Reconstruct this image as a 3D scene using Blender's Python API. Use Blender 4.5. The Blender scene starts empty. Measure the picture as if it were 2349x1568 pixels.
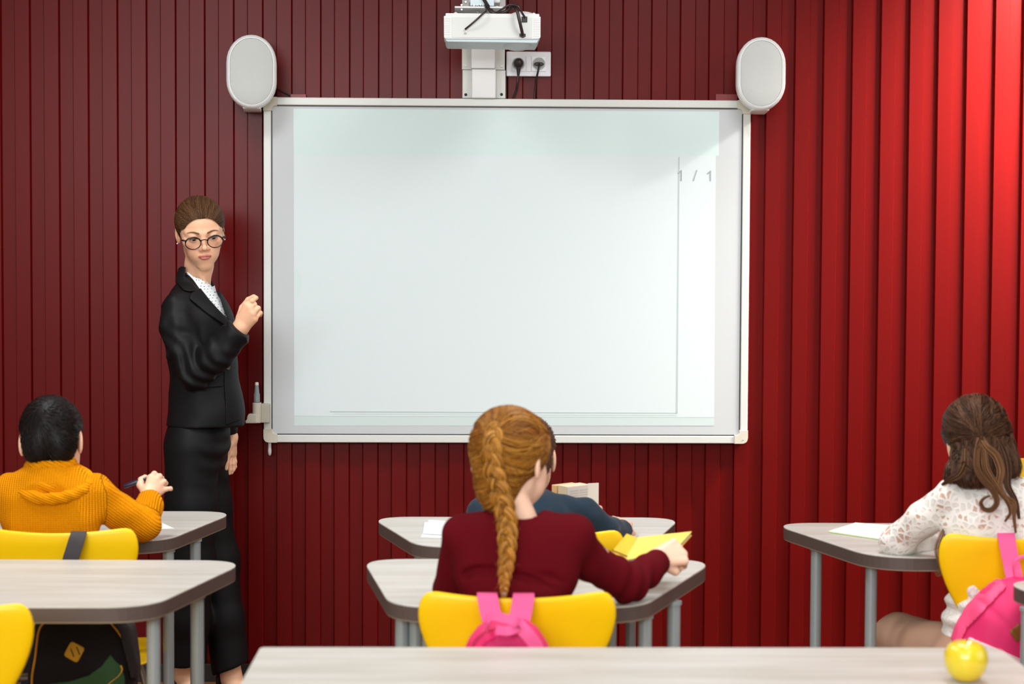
import bpy, bmesh, math, random
import numpy as np
from mathutils import Vector, Matrix

random.seed(5)
SC = bpy.context.scene
COL = SC.collection
PI = math.pi

# ------------------------------------------------------------------ camera
W_PX, H_PX = 2349.0, 1568.0
FPX = 4150.0
CAM_H = 1.461
PSI = math.radians(1.4); THE = math.atan(174 / 4150); RHO = math.radians(.28)
c_f = Vector((math.sin(PSI) * math.cos(THE), math.cos(PSI) * math.cos(THE), -math.sin(THE)))
c_r0 = Vector((math.cos(PSI), -math.sin(PSI), 0)); c_u0 = c_r0.cross(c_f)
c_r = c_r0 * math.cos(RHO) + c_u0 * math.sin(RHO); c_u = c_r.cross(c_f)
CAM = Vector((0, 0, CAM_H))
cd = bpy.data.cameras.new('camera'); cam = bpy.data.objects.new('camera', cd); COL.objects.link(cam)
M = Matrix((c_r, c_u, -c_f)).transposed().to_4x4(); M.translation = CAM
cam.matrix_world = M
cd.sensor_width = 36.0; cd.lens = FPX / W_PX * 36.0
cd.clip_start = .05; cd.clip_end = 60
cd.dof.use_dof = True; cd.dof.focus_distance = 5.75; cd.dof.aperture_fstop = 4.0
SC.camera = cam

def ray(px, py): return c_f + c_r * ((px - 1174.5) / FPX) - c_u * ((py - 784) / FPX)
def PY(px, py, y):
    d = ray(px, py); return CAM + d * (y / d.y)
def PZ(px, py, z):
    d = ray(px, py); return CAM + d * ((z - CAM_H) / d.z)

# ------------------------------------------------------------------ light
SC.view_settings.view_transform = 'Standard'
SC.view_settings.look = 'None'
SC.view_settings.exposure = 0.30
SC.view_settings.gamma = 1.0
SC.view_settings.use_curve_mapping = False
SC.cycles.adaptive_threshold = .02; SC.cycles.max_bounces = 7; SC.cycles.diffuse_bounces = 3; SC.cycles.glossy_bounces = 3; SC.cycles.transparent_max_bounces = 8
wd = bpy.data.worlds.new('world'); SC.world = wd; wd.use_nodes = True
wd.node_tree.nodes['Background'].inputs[0].default_value = (.85, .92, 1, 1)
wd.node_tree.nodes['Background'].inputs[1].default_value = 0.3

def area(name, loc, target, sx, sy, power, color=(1, 1, 1), spread=180):
    l = bpy.data.lights.new(name, 'AREA'); l.shape = 'RECTANGLE'; l.size = sx; l.size_y = sy
    l.energy = power; l.color = color; l.spread = math.radians(spread)
    o = bpy.data.objects.new(name, l); COL.objects.link(o)
    o.location = loc
    o.rotation_euler = (Vector(target) - Vector(loc)).to_track_quat('-Z', 'Y').to_euler()
    return o
def spot(name, loc, target, power, angle, blend, radius, color=(1, 1, 1)):
    l = bpy.data.lights.new(name, 'SPOT'); l.energy = power; l.spot_size = math.radians(angle)
    l.spot_blend = blend; l.shadow_soft_size = radius; l.color = color
    o = bpy.data.objects.new(name, l); COL.objects.link(o); o.location = loc
    o.rotation_euler = (Vector(target) - Vector(loc)).to_track_quat('-Z', 'Y').to_euler()
    return o
# daylight through the tall windows on the right-hand wall, ceiling panels, and the wall washer at the right
area('window_daylight', (4.2, 2.6, 1.9), (0, 3.8, 1.2), 4.2, 1.9, 44, (.90, .96, 1))
area('rear_window_daylight', (-1.1, -2.3, 2.45), (-.4, 4, 1.6), 3.8, 1.0, 185, (.93, .97, 1))
for i, (x, y, p) in enumerate(((-1.2, 1.0, 13), (1.0, 1.0, 13), (-1.2, 3.2, 12), (1.0, 3.2, 12), (-1.1, 4.7, 22), (.9, 4.7, 20))):
    area('ceiling_panel', (x, y, 2.98), (x, y, 0), .6, .6, p, (.97, .98, 1), 160)
spot('wall_washer', (3.1, 5.7, 2.9), (2.45, 6.33, 1.9), 95, 84, 1.0, .10, (1, .95, .9))
area('wall_washer_strip', (2.62, 5.86, 2.86), (2.36, 6.33, 2.25), .9, .08, 74, (1, .94, .88), 84)

# ------------------------------------------------------------------ helpers
def lin(c):
    r = []
    for v in c[:3]:
        v = v / 255.0
        r.append(v / 12.92 if v <= .04045 else ((v + .055) / 1.055) ** 2.4)
    return (*r, 1.0)
MATS = {}
def mat(name, col, rough=.5, metal=0.0, spec=.5, coat=0.0, emit=None, estr=0.0, bump=None, vary=None, sheen=0.0, sss=0.0, alpha=None):
    """bump=(kind, scale vec, strength, distance)   vary=(scale vec, col2, amount)"""
    if name in MATS: return MATS[name]
    m = bpy.data.materials.new(name); m.use_nodes = True; MATS[name] = m
    nt = m.node_tree; b = nt.nodes['Principled BSDF']
    b.inputs['Base Color'].default_value = lin(col)
    b.inputs['Roughness'].default_value = rough
    b.inputs['Metallic'].default_value = metal
    b.inputs['Specular IOR Level'].default_value = spec
    b.inputs['Coat Weight'].default_value = coat
    b.inputs['Coat Roughness'].default_value = .15
    if sheen: b.inputs['Sheen Weight'].default_value = sheen
    if sss:
        b.inputs['Subsurface Weight'].default_value = sss
        b.inputs['Subsurface Radius'].default_value = (.02, .008, .004)
        b.inputs['Subsurface Scale'].default_value = .35
    if emit:
        b.inputs['Emission Color'].default_value = lin(emit); b.inputs['Emission Strength'].default_value = estr
    tc = None
    def coords(scale):
        nonlocal tc
        if tc is None: tc = nt.nodes.new('ShaderNodeTexCoord')
        mp = nt.nodes.new('ShaderNodeMapping'); mp.inputs['Scale'].default_value = scale
        nt.links.new(tc.outputs['Object'], mp.inputs[0]); return mp.outputs[0]
    if vary:
        n = nt.nodes.new('ShaderNodeTexNoise'); n.inputs['Scale'].default_value = 1; n.inputs['Detail'].default_value = 6
        nt.links.new(coords(vary[0]), n.inputs['Vector'])
        r = nt.nodes.new('ShaderNodeValToRGB')
        r.color_ramp.elements[0].position = .35; r.color_ramp.elements[1].position = .65
        r.color_ramp.elements[0].color = lin(col)
        c2 = tuple(col[i] + (vary[1][i] - col[i]) * vary[2] for i in range(3))
        r.color_ramp.elements[1].color = lin(c2)
        nt.links.new(n.outputs['Fac'], r.inputs[0]); nt.links.new(r.outputs[0], b.inputs['Base Color'])
    if bump:
        kind, sc, st, dist = bump
        if kind == 'noise':
            n = nt.nodes.new('ShaderNodeTexNoise'); n.inputs['Scale'].default_value = 1; n.inputs['Detail'].default_value = 4; out = n.outputs['Fac']
        elif kind == 'wave':
            n = nt.nodes.new('ShaderNodeTexWave'); n.inputs['Scale'].default_value = 1; n.inputs['Distortion'].default_value = .6; out = n.outputs['Fac']
        else:
            n = nt.nodes.new('ShaderNodeTexVoronoi'); n.inputs['Scale'].default_value = 1; out = n.outputs['Distance']
        nt.links.new(coords(sc), n.inputs['Vector'])
        bp = nt.nodes.new('ShaderNodeBump'); bp.inputs['Strength'].default_value = st; bp.inputs['Distance'].default_value = dist
        nt.links.new(out, bp.inputs['Height']); nt.links.new(bp.outputs[0], b.inputs['Normal'])
    return m

def tag(o, label=None, cat=None, group=None, kind=None):
    if label: o['label'] = label
    if cat: o['category'] = cat
    if group: o['group'] = group
    if kind: o['kind'] = kind
    return o
def empty(name, loc, rz=0, label=None, cat=None, group=None):
    o = bpy.data.objects.new(name, None); COL.objects.link(o); o.location = loc; o.rotation_euler = (0, 0, rz)
    o.empty_display_size = .05
    return tag(o, label, cat, group)

class MB:
    def __init__(s): s.v = []; s.f = []
    def add(s, vs, fs):
        k = len(s.v); s.v += [tuple(p) for p in vs]; s.f += [tuple(i + k for i in f) for f in fs]; return s
    def box(s, x0, x1, y0, y1, z0, z1):
        vs = [(x, y, z) for z in (z0, z1) for y in (y0, y1) for x in (x0, x1)]
        return s.add(vs, [(0, 2, 3, 1), (4, 5, 7, 6), (0, 1, 5, 4), (2, 6, 7, 3), (1, 3, 7, 5), (0, 4, 6, 2)])
    def prism(s, pts, a0, a1, axis='y', cap=True):
        """2D outline pts extruded along an axis: y -> pts are (x,z); z -> (x,y); x -> (y,z)"""
        n = len(pts)
        def mk(p, a): return (p[0], a, p[1]) if axis == 'y' else ((p[0], p[1], a) if axis == 'z' else (a, p[0], p[1]))
        vs = [mk(p, a0) for p in pts] + [mk(p, a1) for p in pts]
        fs = [(i, (i + 1) % n, n + (i + 1) % n, n + i) for i in range(n)]
        if cap: fs += [tuple(range(n))[::-1], tuple(range(n, 2 * n))]
        return s.add(vs, fs)
    def rings(s, rings, closed=True, cap=True):
        """list of rings (each list of 3D pts with equal count)"""
        n = len(rings[0]); vs = [p for r in rings for p in r]; fs = []
        for k in range(len(rings) - 1):
            for i in range(n if closed else n - 1):
                j = (i + 1) % n
                fs.append((k * n + i, k * n + j, (k + 1) * n + j, (k + 1) * n + i))
        if cap: fs += [tuple(range(n))[::-1], tuple(range((len(rings) - 1) * n, len(rings) * n))]
        return s.add(vs, fs)
    def tube(s, pts, rad, n=8, cap=True):
        pts = [Vector(p) for p in pts]; m = len(pts)
        if not hasattr(rad, '__len__'): rad = [rad] * m
        up = None; rs = []
        for i, p in enumerate(pts):
            t = (pts[min(i + 1, m - 1)] - pts[max(i - 1, 0)]).normalized()
            if up is None:
                a = Vector((0, 0, 1)) if abs(t.z) < .9 else Vector((1, 0, 0)); up = (a - t * a.dot(t)).normalized()
            else:
                up = up - t * up.dot(t)
                up = up.normalized() if up.length > 1e-6 else t.orthogonal().normalized()
            b = t.cross(up)
            rs.append([p + (up * math.cos(2 * PI * k / n) + b * math.sin(2 * PI * k / n)) * rad[i] for k in range(n)])
        return s.rings(rs, cap=cap)
    def lathe(s, prof, c=(0, 0, 0), n=24, axis='z'):
        """prof list of (r, h)"""
        rs = []
        for r, h in prof:
            ring = []
            for k in range(n):
                a = 2 * PI * k / n; u, v = r * math.cos(a), r * math.sin(a)
                p = (u, v, h) if axis == 'z' else ((u, h, v) if axis == 'y' else (h, u, v))
                ring.append((c[0] + p[0], c[1] + p[1], c[2] + p[2]))
            rs.append(ring)
        return s.rings(rs)
    def build(s, name, m, parent=None, smooth=None, bevel=0, seg=2, sub=0, solid=0):
        me = bpy.data.meshes.new(name); me.from_pydata(s.v, [], s.f); me.update()
        bm = bmesh.new(); bm.from_mesh(me); bmesh.ops.recalc_face_normals(bm, faces=bm.faces); bm.to_mesh(me); bm.free()
        if m: me.materials.append(m)
        o = bpy.data.objects.new(name, me); COL.objects.link(o)
        if parent: o.parent = parent
        if bevel:
            b = o.modifiers.new('b', 'BEVEL'); b.width = bevel; b.segments = seg; b.limit_method = 'ANGLE'; b.angle_limit = .6
        if solid:
            b = o.modifiers.new('s', 'SOLIDIFY'); b.thickness = solid; b.offset = 0
        if sub:
            b = o.modifiers.new('u', 'SUBSURF'); b.levels = sub; b.render_levels = sub
        if smooth is not None:
            me.polygons.foreach_set('use_smooth', [True] * len(me.polygons))
            if smooth < 180:
                me.set_sharp_from_angle(angle=math.radians(smooth))
        return o
def rect_pts(x0, x1, z0, z1, r, n=5):
    p = []
    for cx, cz, a in ((x1 - r, z0 + r, -90), (x1 - r, z1 - r, 0), (x0 + r, z1 - r, 90), (x0 + r, z0 + r, 180)):
        for k in range(n + 1):
            t = math.radians(a + 90 * k / n); p.append((cx + r * math.cos(t), cz + r * math.sin(t)))
    return p
def fillet(poly, rads, n=7):
    """round the corners of a polygon; one radius per corner"""
    out = []; m = len(poly)
    for i in range(m):
        p = Vector(poly[i]).to_2d(); a = (Vector(poly[i - 1]).to_2d() - p); b = (Vector(poly[(i + 1) % m]).to_2d() - p)
        r = rads[i]
        if r <= 0: out.append((p.x, p.y)); continue
        ang = a.angle(b); d = min(r / math.tan(ang / 2), a.length * .49, b.length * .49)
        p0 = p + a.normalized() * d; p1 = p + b.normalized() * d
        for k in range(n + 1):
            t = k / n
            q = p0 * (1 - t) ** 2 + p * 2 * t * (1 - t) + p1 * t * t
            # blend towards a true arc a little
            out.append((q.x, q.y))
    return out
def catmull(pts, per=6):
    P = [Vector(p) for p in pts]; P = [P[0] * 2 - P[1]] + P + [P[-1] * 2 - P[-2]]; out = []
    for i in range(1, len(P) - 2):
        for k in range(per):
            t = k / per; a, b, c, d = P[i - 1], P[i], P[i + 1], P[i + 2]
            out.append(.5 * ((2 * b) + (-a + c) * t + (2 * a - 5 * b + 4 * c - d) * t * t + (-a + 3 * b - 3 * c + d) * t ** 3))
    out.append(P[-2]); return out
def sstep(a, b, x):
    t = min(1, max(0, (x - a) / (b - a))); return t * t * (3 - 2 * t)

# ------------------------------------------------------------------ room shell
WY = 6.33
m_wall = mat('red_lacquered_metal', (99, 9, 8), .32, spec=.15, coat=.0)
PER = .1004; X0 = 1.040
def wall_mesh():
    mb = MB(); prof = []
    k0 = int((-3.2 - X0) / PER); k1 = int((4.2 - X0) / PER)
    D = .014; e = .0035; c = .0012; Rw = .0505
    for k in range(k0, k1 + 1):
        x = X0 + k * PER
        prof += [(x, WY + c), (x + c, WY), (x + Rw - c, WY), (x + Rw, WY + c), (x + Rw + e, WY + D), (x + PER - e, WY + D)]
    vs = [(p[0], p[1], 0) for p in prof] + [(p[0], p[1], 3.05) for p in prof]
    n = len(prof); fs = [(i, i + 1, n + i + 1, n + i) for i in range(n - 1)]
    mb.add(vs, fs)
    mb.box(-3.3, 4.3, WY + .05, WY + .1, 0, 3.05)
    return mb
tag(wall_mesh().build('wall_back', m_wall), kind='structure')
tag(MB().box(-3.3, 4.3, -2.6, WY + .1, -.05, 0).build('floor', mat('honey_wood_floor', (140, 92, 50), .4, vary=((3, 30, 3), (112, 72, 38), .8))), kind='structure')
tag(MB().box(-3.3, 4.3, -2.6, WY + .1, 3.05, 3.1).build('ceiling', mat('ceiling_white', (225, 222, 216), .8)), kind='structure')
tag(MB().box(-3.4, -3.3, -2.6, WY + .1, 0, 3.05).build('wall_left', mat('plaster_grey', (190, 186, 180), .8)), kind='structure')
tag(MB().box(4.3, 4.4, -2.6, WY + .1, 0, 3.05).build('wall_right', mat('plaster_grey', (190, 186, 180), .8)), kind='structure')
tag(MB().box(-3.4, 4.4, -2.7, -2.6, 0, 3.05).build('wall_front', mat('plaster_taupe', (120, 116, 112), .8)), kind='structure')
tag(MB().box(-3.2, 4.2, WY - .016, WY - .001, 0, .062).build('baseboard_back', mat('dark_baseboard', (38, 34, 32), .4), bevel=.002), kind='structure')
bpy.data.objects['baseboard_back'].data.materials[0]

# ------------------------------------------------------------------ interactive whiteboard
m_alu = mat('pale_aluminium', (214, 218, 211), .38, metal=0, spec=.6)
m_cream = mat('cream_plastic', (212, 208, 190), .45)
m_white = mat('white_plastic', (226, 229, 226), .4)
m_grey = mat('cool_grey_plastic', (205, 209, 206), .45)
m_black = mat('black_rubber', (24, 20, 20), .5)
FY = 6.272
bl = (PY(604.5, 600, FY).x); br = PY(1719, 600, FY).x; bt = (PY(1160, 226.5, FY).z); bb = PY(1160, 1015.5, FY).z
board = empty('interactive_whiteboard', ((bl + br) / 2, WY, bb), 0, 'large interactive whiteboard with pale frame on the red wall', 'whiteboard')
def put(o, root):  # keep world coordinates while parenting to an unrotated root
    o.parent = root; o.matrix_parent_inverse = Matrix.Translation(-Vector(root.location)); return o
fw = .0265
fr = MB()
for (x0, x1, z0, z1) in ((bl + .045, br - .045, bt - fw, bt), (bl + .045, br - .045, bb, bb + fw), (bl, bl + fw, bb + .045, bt - .045), (br - fw, br, bb + .045, bt - .045)):
    fr.box(x0, x1, FY, WY - .002, z0, z1)
put(fr.build('frame', m_alu, bevel=.003), board)
hl = MB()
g = .0035
for (x0, x1, z0, z1) in ((bl + .045, br - .045, bt - fw - g, bt - fw), (bl + .045, br - .045, bb + fw, bb + fw + g), (bl + fw, bl + fw + g, bb + .045, bt - .045), (br - fw - g, br - fw, bb + .045, bt - .045)):
    hl.box(x0, x1, FY + .003, FY + .02, z0, z1)
put(hl.build('gasket', mat('dark_gasket', (42, 30, 32), .5)), board)
for sx, sz in ((0, 0), (0, 1), (1, 0), (1, 1)):
    X = bl - .001 if sx == 0 else br + .001; Z = bb - .001 if sz == 0 else bt + .001
    dx = 1 if sx == 0 else -1; dz = 1 if sz == 0 else -1
    a = .048; w = fw + .004
    P = [(0, 0), (a, 0), (a, w), (w + .008, w), (w, w + .008), (w, a), (0, a)]
    P = fillet(P, [.022, 0, 0, .004, .004, 0, 0], 6)
    P = [(X + dx * p[0], Z + dz * p[1]) for p in P]
    put(MB().prism(P, FY - .004, WY - .002).build('corner_cap', m_cream, bevel=.0015), board)
    put(MB().lathe([(0.0005, 0), (.0025, 0), (.0028, .001), (.001, .0015)], (X + dx * .016, FY - .0055, Z + dz * .016), 10, 'y').build('screw', m_alu), board)
surf_y = FY + .006
m_board = mat('whiteboard_enamel', (200, 205, 206), .6, spec=.25)
put(MB().box(bl + fw, br - fw, surf_y, WY - .004, bb + fw, bt - fw).build('writing_surface', m_board), board)
# projected picture: a lit image with a header band, a page and a page count
def bx(px, py): return PY(px, py, surf_y - .001)
proj_root = None
def lit(name, pts, col, layer, e=.18, parent=board):
    m = mat('projected_' + name, col, .6, spec=.2, emit=col, estr=e)
    P = [bx(*p) for p in pts]
    y1 = surf_y - .0002 - layer * .0003; y0 = y1 - .0003
    o = MB().prism([(p.x, p.z) for p in P], y0, y1).build(name, m); return put(o, parent)
lit('projected_header', [(674, 357), (1649, 357), (1650, 256), (673, 249)], (203, 220, 217), 0, .10)
lit('projected_page', [(675, 976), (1638, 976), (1642, 357), (674, 357)], (210, 221, 221), 0, .08)
lit('projected_status_bar', [(675, 975), (1638, 976), (1638, 956), (675, 953)], (198, 212, 209), 1, .10)
lit('status_line', [(675, 954.2), (1638, 957.2), (1638, 956), (675, 953)], (182, 196, 192), 2, .08)
lit('page_edge_shadow', [(1551, 948), (1554.5, 948), (1559, 360), (1556, 360)], (182, 195, 192), 2, .05)
lit('page_bottom_shadow', [(757, 945), (1552, 948.5), (1552, 946.5), (757, 943)], (170, 184, 180), 2, .04)
lit('page_bottom_glow', [(765, 950), (1552, 953), (1552, 948.5), (765, 945)], (202, 214, 212), 2, .1)
sc = [(676 + 17 * math.sin(t), 650 - 33 * math.cos(t)) for t in [PI * k / 20 for k in range(21)]]
lit('round_button', sc[::-1], (202, 216, 214), 2, .12)
def glyph(kind, x, y0, y1):
    h = y1 - y0
    if kind == '1':
        return [(x - 1.7, y1), (x + 1.7, y1), (x + 1.7, y0), (x - .6, y0), (x - 8.5, y0 + h * .3), (x - 6.4, y0 + h * .38), (x - 1.7, y0 + h * .2)]
    return [(x - 5.6, y1), (x - 2.6, y1), (x + 5.4, y0), (x + 2.6, y0)]
lit('page_count_digit', glyph('1', 1562.5, 390, 415), (160, 172, 168), 3, .02)
lit('page_count_slash', glyph('/', 1594.5, 390, 415), (166, 177, 175), 3, .02)
lit('page_count_digit', glyph('1', 1629.5, 391, 415.5), (162, 173, 171), 3, .02)

# pen holder clipped on the left of the frame, and the pens
S7 = 4150 / 6.25
def wx(px, y=6.26): return PY(px, 900, y).x
def wz(py, y=6.26): return PY(620, py, y).z
pen_h = empty('pen_holder', (wx(600), 6.26, wz(968)), 0, 'cream pen holder clipped to the left edge of the whiteboard frame', 'pen holder')
put(MB().box(wx(600), wx(619), 6.24, 6.31, wz(968), wz(925)).build('clip', mat('cream_clip', (188, 184, 166), .5), bevel=.002), pen_h)
h = MB(); cx, cy = wx(591), 6.235; rr = .0145
P = [(cx + rr * math.cos(t), cy + rr * math.sin(t)) for t in [2 * PI * k / 20 for k in range(20)]]
h.prism(P, wz(968), wz(922), 'z')
h.box(cx, wx(600), cy - .012, 6.26, wz(968), wz(922))
put(h.build('pen_cup', m_cream, bevel=.002, smooth=40), pen_h)
zz = wz(968)
pts = [(wx(566.5), zz), (wx(592), zz), (wx(592), wz(947)), (wx(573), wz(947)), (wx(570.5), wz(953)), (wx(569.5), wz(960)), (wx(566.5), wz(962))]
put(MB().prism(pts, 6.215, 6.262).build('hook', m_cream, bevel=.003), pen_h)
pen = empty('marker_pen', (cx, cy, wz(922) + .003), 0, 'grey marker pen with pale tip standing in the cream pen holder', 'pen')
z0 = wz(922) + .001
put(MB().lathe([(.0105, z0), (.0105, wz(902)), (.0085, wz(900)), (.0065, wz(882))], (cx, cy, 0), 16).build('barrel', mat('translucent_grey', (128, 140, 140), .25, spec=.6), smooth=50), pen)
put(MB().lathe([(.0066, wz(882)), (.0062, wz(877)), (.005, wz(875.5)), (.001, wz(875))], (cx, cy, 0), 16).build('tip', mat('pale_pink_tip', (232, 214, 204), .5), smooth=60), pen)
pn2 = empty('hanging_stylus', (wx(616.5), 6.28, wz(1046)), 0, 'small white stylus hanging under the lower left corner of the whiteboard', 'stylus')
ax = wx(616.5)
put(MB().lathe([(.0055, wz(1016)), (.0058, wz(1030)), (.0066, wz(1032)), (.0064, wz(1038)), (.005, wz(1044)), (.001, wz(1047))], (ax, 6.29, 0), 14).build('body', mat('pearl_white', (215, 214, 212), .25, spec=.7), smooth=50), pn2)
put(MB().box(ax - .0045, ax + .0045, 6.284, 6.296, wz(1017), wz(1014)).build('hook', m_alu, bevel=.001), pn2)

# ------------------------------------------------------------------ wall speakers
def stadium(w, h, n=16, inset=0):
    w -= inset; h -= inset
    p = []
    for k in range(n + 1):
        t = PI * k / n; p.append((w * math.cos(t), (h - w * 1.12) + w * 1.12 * math.sin(t)))
    for k in range(n + 1):
        t = PI + PI * k / n; p.append((w * math.cos(t), -(h - w * 1.12) + w * 1.12 * math.sin(t)))
    return p
m_spk = mat('speaker_white', (236, 238, 236), .42)
m_grille = mat('speaker_grille', (196, 200, 196), .6, bump=('voronoi', (700, 700, 700), .6, .001))
def speaker(px, py, wpx, hpx, rz, label, cabledir):
    yf = 6.12
    c = PY(px, py, yf); s = 4150 / yf; hw = wpx / 2 / s; hh = hpx / 2 / s
    t = empty('wall_speaker', (c.x, yf + .02, c.z), rz, label, 'speaker', None)
    def ring(w, h, y): return [(p[0], y, p[1]) for p in stadium(w, h)]
    mb = MB(); d = .155
    mb.rings([ring(hw - .022, hh - .022, d), ring(hw - .008, hh - .008, d - .02), ring(hw, hh, .06), ring(hw, hh, .012), ring(hw - .003, hh - .003, .004), ring(hw - .007, hh - .007, 0),
              ring(hw - .0075, hh - .0075, .003), ring(hw - .009, hh - .009, .003), ring(hw - .0095, hh - .0095, -.001), ring(hw - .012, hh - .012, -.002), ring(hw - .0135, hh - .0135, .002)])
    mb.build('cabinet', m_spk, t, smooth=50)
    gm = MB(); gm.rings([ring(hw - .0138, hh - .0138, .004), ring(hw - .0138, hh - .0138, -.001), ring(hw - .02, hh - .02, -.0035), ring(.02, hh * .5, -.005)])
    gm.build('grille', m_grille, t, smooth=50)
    br_ = MB()
    zt = hh + .004; zb = -hh + .001
    br_.box(-.018, .018, .03, .19, zt - .008, zt - .004); br_.box(-.03, .03, .02, .19, zb, zb + .008)
    br_.box(-.03, .03, .175, .186, zb, zt - .004)
    br_.build('bracket', m_spk, t, bevel=.002)
    return t
sp1 = speaker(575, 162, 114, 168, math.radians(5), 'white oval wall speaker above the top left corner of the whiteboard', 1)
sp2 = speaker(1749, 167, 112, 168, math.radians(-4), 'white oval wall speaker above the top right corner of the whiteboard', -1)
pts = [PY(628, 198, 6.26), PY(640, 206, 6.3), PY(655, 214, 6.315), PY(668, 222, 6.318), PY(672, 232, 6.318)]
tag(MB().tube(catmull(pts, 4), .003, 6).build('speaker_cable', m_black, smooth=180), 'black speaker cable running from the left wall speaker to behind the whiteboard', 'cable')
m_trunk = mat('red_trunking', (128, 30, 30), .4)
for a, b, lab in ((666, 702, 'left'), (1642, 1692, 'right')):
    p = PY(a, 222, 6.31); q = PY(b, 222, 6.31)
    put_o = MB().box(p.x, q.x, 6.312, 6.329, p.z - .03, p.z + .01).build('cable_cover', m_trunk, bevel=.001)
    tag(put_o, 'small red cable cover peeking above the %s end of the whiteboard' % lab, 'cable cover')

# ------------------------------------------------------------------ projector column, projector, sockets
def q(px, py, y): return PY(px, py, y)
colm = empty('projector_mount', (q(1110, 225, 6.3).x, 6.32, q(1110, 225, 6.3).z), 0, 'cream steel mounting column for the projector above the whiteboard', 'projector mount')
def boxpx(x0, y0, x1, y1, d0, d1):
    a = q(x0, y1, d0); b = q(x1, y0, d0); return (a.x, b.x, d0, d1, a.z, b.z)
m_col = mat('cream_steel', (208, 210, 202), .42)
m_colr = mat('white_steel', (226, 227, 224), .35)
put(MB().box(*boxpx(1059.5, -40, 1159, 159.5, 6.29, 6.328)).build('upper_plate', m_col, bevel=.002), colm)
put(MB().box(*boxpx(1060.5, 161, 1160, 225, 6.29, 6.328)).build('lower_plate', m_col, bevel=.002), colm)
put(MB().box(*boxpx(1080.5, -40, 1136.5, 157, 6.262, 6.292)).build('upper_channel', m_colr, bevel=.004), colm)
put(MB().box(*boxpx(1081.5, 158.5, 1138, 225, 6.262, 6.292)).build('lower_channel', m_colr, bevel=.004), colm)
for (px, py, dark) in ((1068, 151, 0), (1150.5, 152, 0), (1068.5, 217, 1), (1150.5, 216.5, 1)):
    c = q(px, py, 6.289)
    put(MB().lathe([(.0002, -.0015), (.004, -.0015), (.0052, 0), (.0052, .002)], c, 14, 'y').build('screw_cap' if not dark else 'screw_hole', m_white if not dark else m_black, smooth=60), colm)
# arm head under the projector plate
arm = MB(); arm.box(*boxpx(1076, -70, 1148, 6, 5.86, 6.27))
put(arm.build('support_arm', m_colr, bevel=.004), colm)
put(MB().box(*boxpx(1078, -8, 1134, 14, 5.83, 5.86)).build('joint_box', mat('steel_blue_grey', (176, 190, 194), .3, metal=.3), bevel=.002), colm)
put(MB().box(*boxpx(1043, 15, 1156, 18, 5.78, 6.05)).build('tray', m_colr, bevel=.001), colm)
for px, py in ((1087, 12), (1102, 11), (1059, 12), (1059, 22), (1068, 5)):
    c = q(px, py, 5.8); put(MB().lathe([(.0002, -.006), (.0035, -.006), (.0048, -.001), (.0048, .004)], c, 8, 'y').build('bolt', mat('chrome', (200, 200, 205), .15, metal=1), smooth=40), colm)
put(MB().box(*boxpx(1139, -10, 1160, 20, 6.2, 6.28)).build('side_cheek', m_colr, bevel=.003), colm)
for k, px in enumerate((1096, 1120, 1140)):
    a = q(px, 30, 5.86); put(MB().tube([a, a + Vector((0, 0, .022))], .006, 8).build('spacer', m_alu, smooth=60), colm)

prj = empty('projector', (q(1129, 103, 5.85).x, 5.85, q(1129, 103, 5.85).z), 0, 'white wall mounted projector with black cables hanging above the whiteboard', 'projector')
PYF = 5.74
x0 = q(1018, 60, PYF).x; x1 = q(1240, 60, PYF).x
zt = q(1129, 31, PYF).z; zb = q(1129, 89, PYF).z
def PX(px): return x0 + (x1 - x0) * (px - 1018) / 222
body = MB()
P = fillet([(PX(1022), zt), (PX(1237), zt), (PX(1237), zt - .008), (PX(1240), zt - .009), (PX(1240), zb + .006), (PX(1235), zb), (PX(1018.5), zb - .001), (PX(1018), zt - .009), (PX(1022), zt - .008)],
           [.003, .003, .001, .001, .004, .004, .008, .001, .001], 4)
body.prism(P, PYF, PYF + .10)
o = body.build('housing', mat('projector_white', (224, 226, 223), .45), bevel=.002); put(o, prj)
lo = MB()
P2 = fillet([(PX(1020), zb + .004), (PX(1239), zb + .004), (PX(1232), zb - .012), (PX(1024), zb - .010)], [0, 0, .006, .008], 4)
lo.prism(P2, PYF + .004, PYF + .19)
lo.prism(fillet([(PX(1021), zt - .001), (PX(1237), zt - .001), (PX(1238), zb), (PX(1021), zb)], [.01, .01, 0, 0], 4), PYF + .09, PYF + .192)
put(lo.build('lower_shell', mat('screen_tinted_white', (196, 214, 218), .45), bevel=.003), prj)  # blue cast of the lit board is put into this white
# lens bulge below and above
bul = MB(); cxl = PX(1189); rs = []
for k in range(9):
    t = PI / 2 * k / 8; rx = .047 * math.cos(t) + .0005; ry = .075 * math.cos(t) + .0005; zz = zb - .006 - .020 * math.sin(t)
    rs.append([(cxl + rx * math.cos(a), PYF + .085 + ry * math.sin(a), zz) for a in [2 * PI * j / 28 for j in range(28)]])
put(bul.rings(rs).build('lens_dome', mat('screen_tinted_white', (196, 214, 218), .45), smooth=60), prj)
bul = MB(); rs = []
for k in range(7):
    t = PI / 2 * k / 6; rx = .045 * math.cos(t) + .0005; ry = .06 * math.cos(t) + .0005; zz = zt - .001 + .018 * math.sin(t)
    rs.append([(PX(1200) + rx * math.cos(a), PYF + .08 + ry * math.sin(a), zz) for a in [2 * PI * j / 24 for j in range(24)]])
put(bul.rings(rs).build('lens_hood', mat('projector_white', (224, 226, 223), .45), smooth=60), prj)
put(MB().prism(rect_pts(PX(1037), PX(1221), zb + .003, zt - .0125, .001, 2), PYF - .0015, PYF + .004).build('rear_panel', mat('projector_panel', (214, 218, 214), .5), bevel=.0006), prj)
v = MB(); v2_ = MB()
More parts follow.
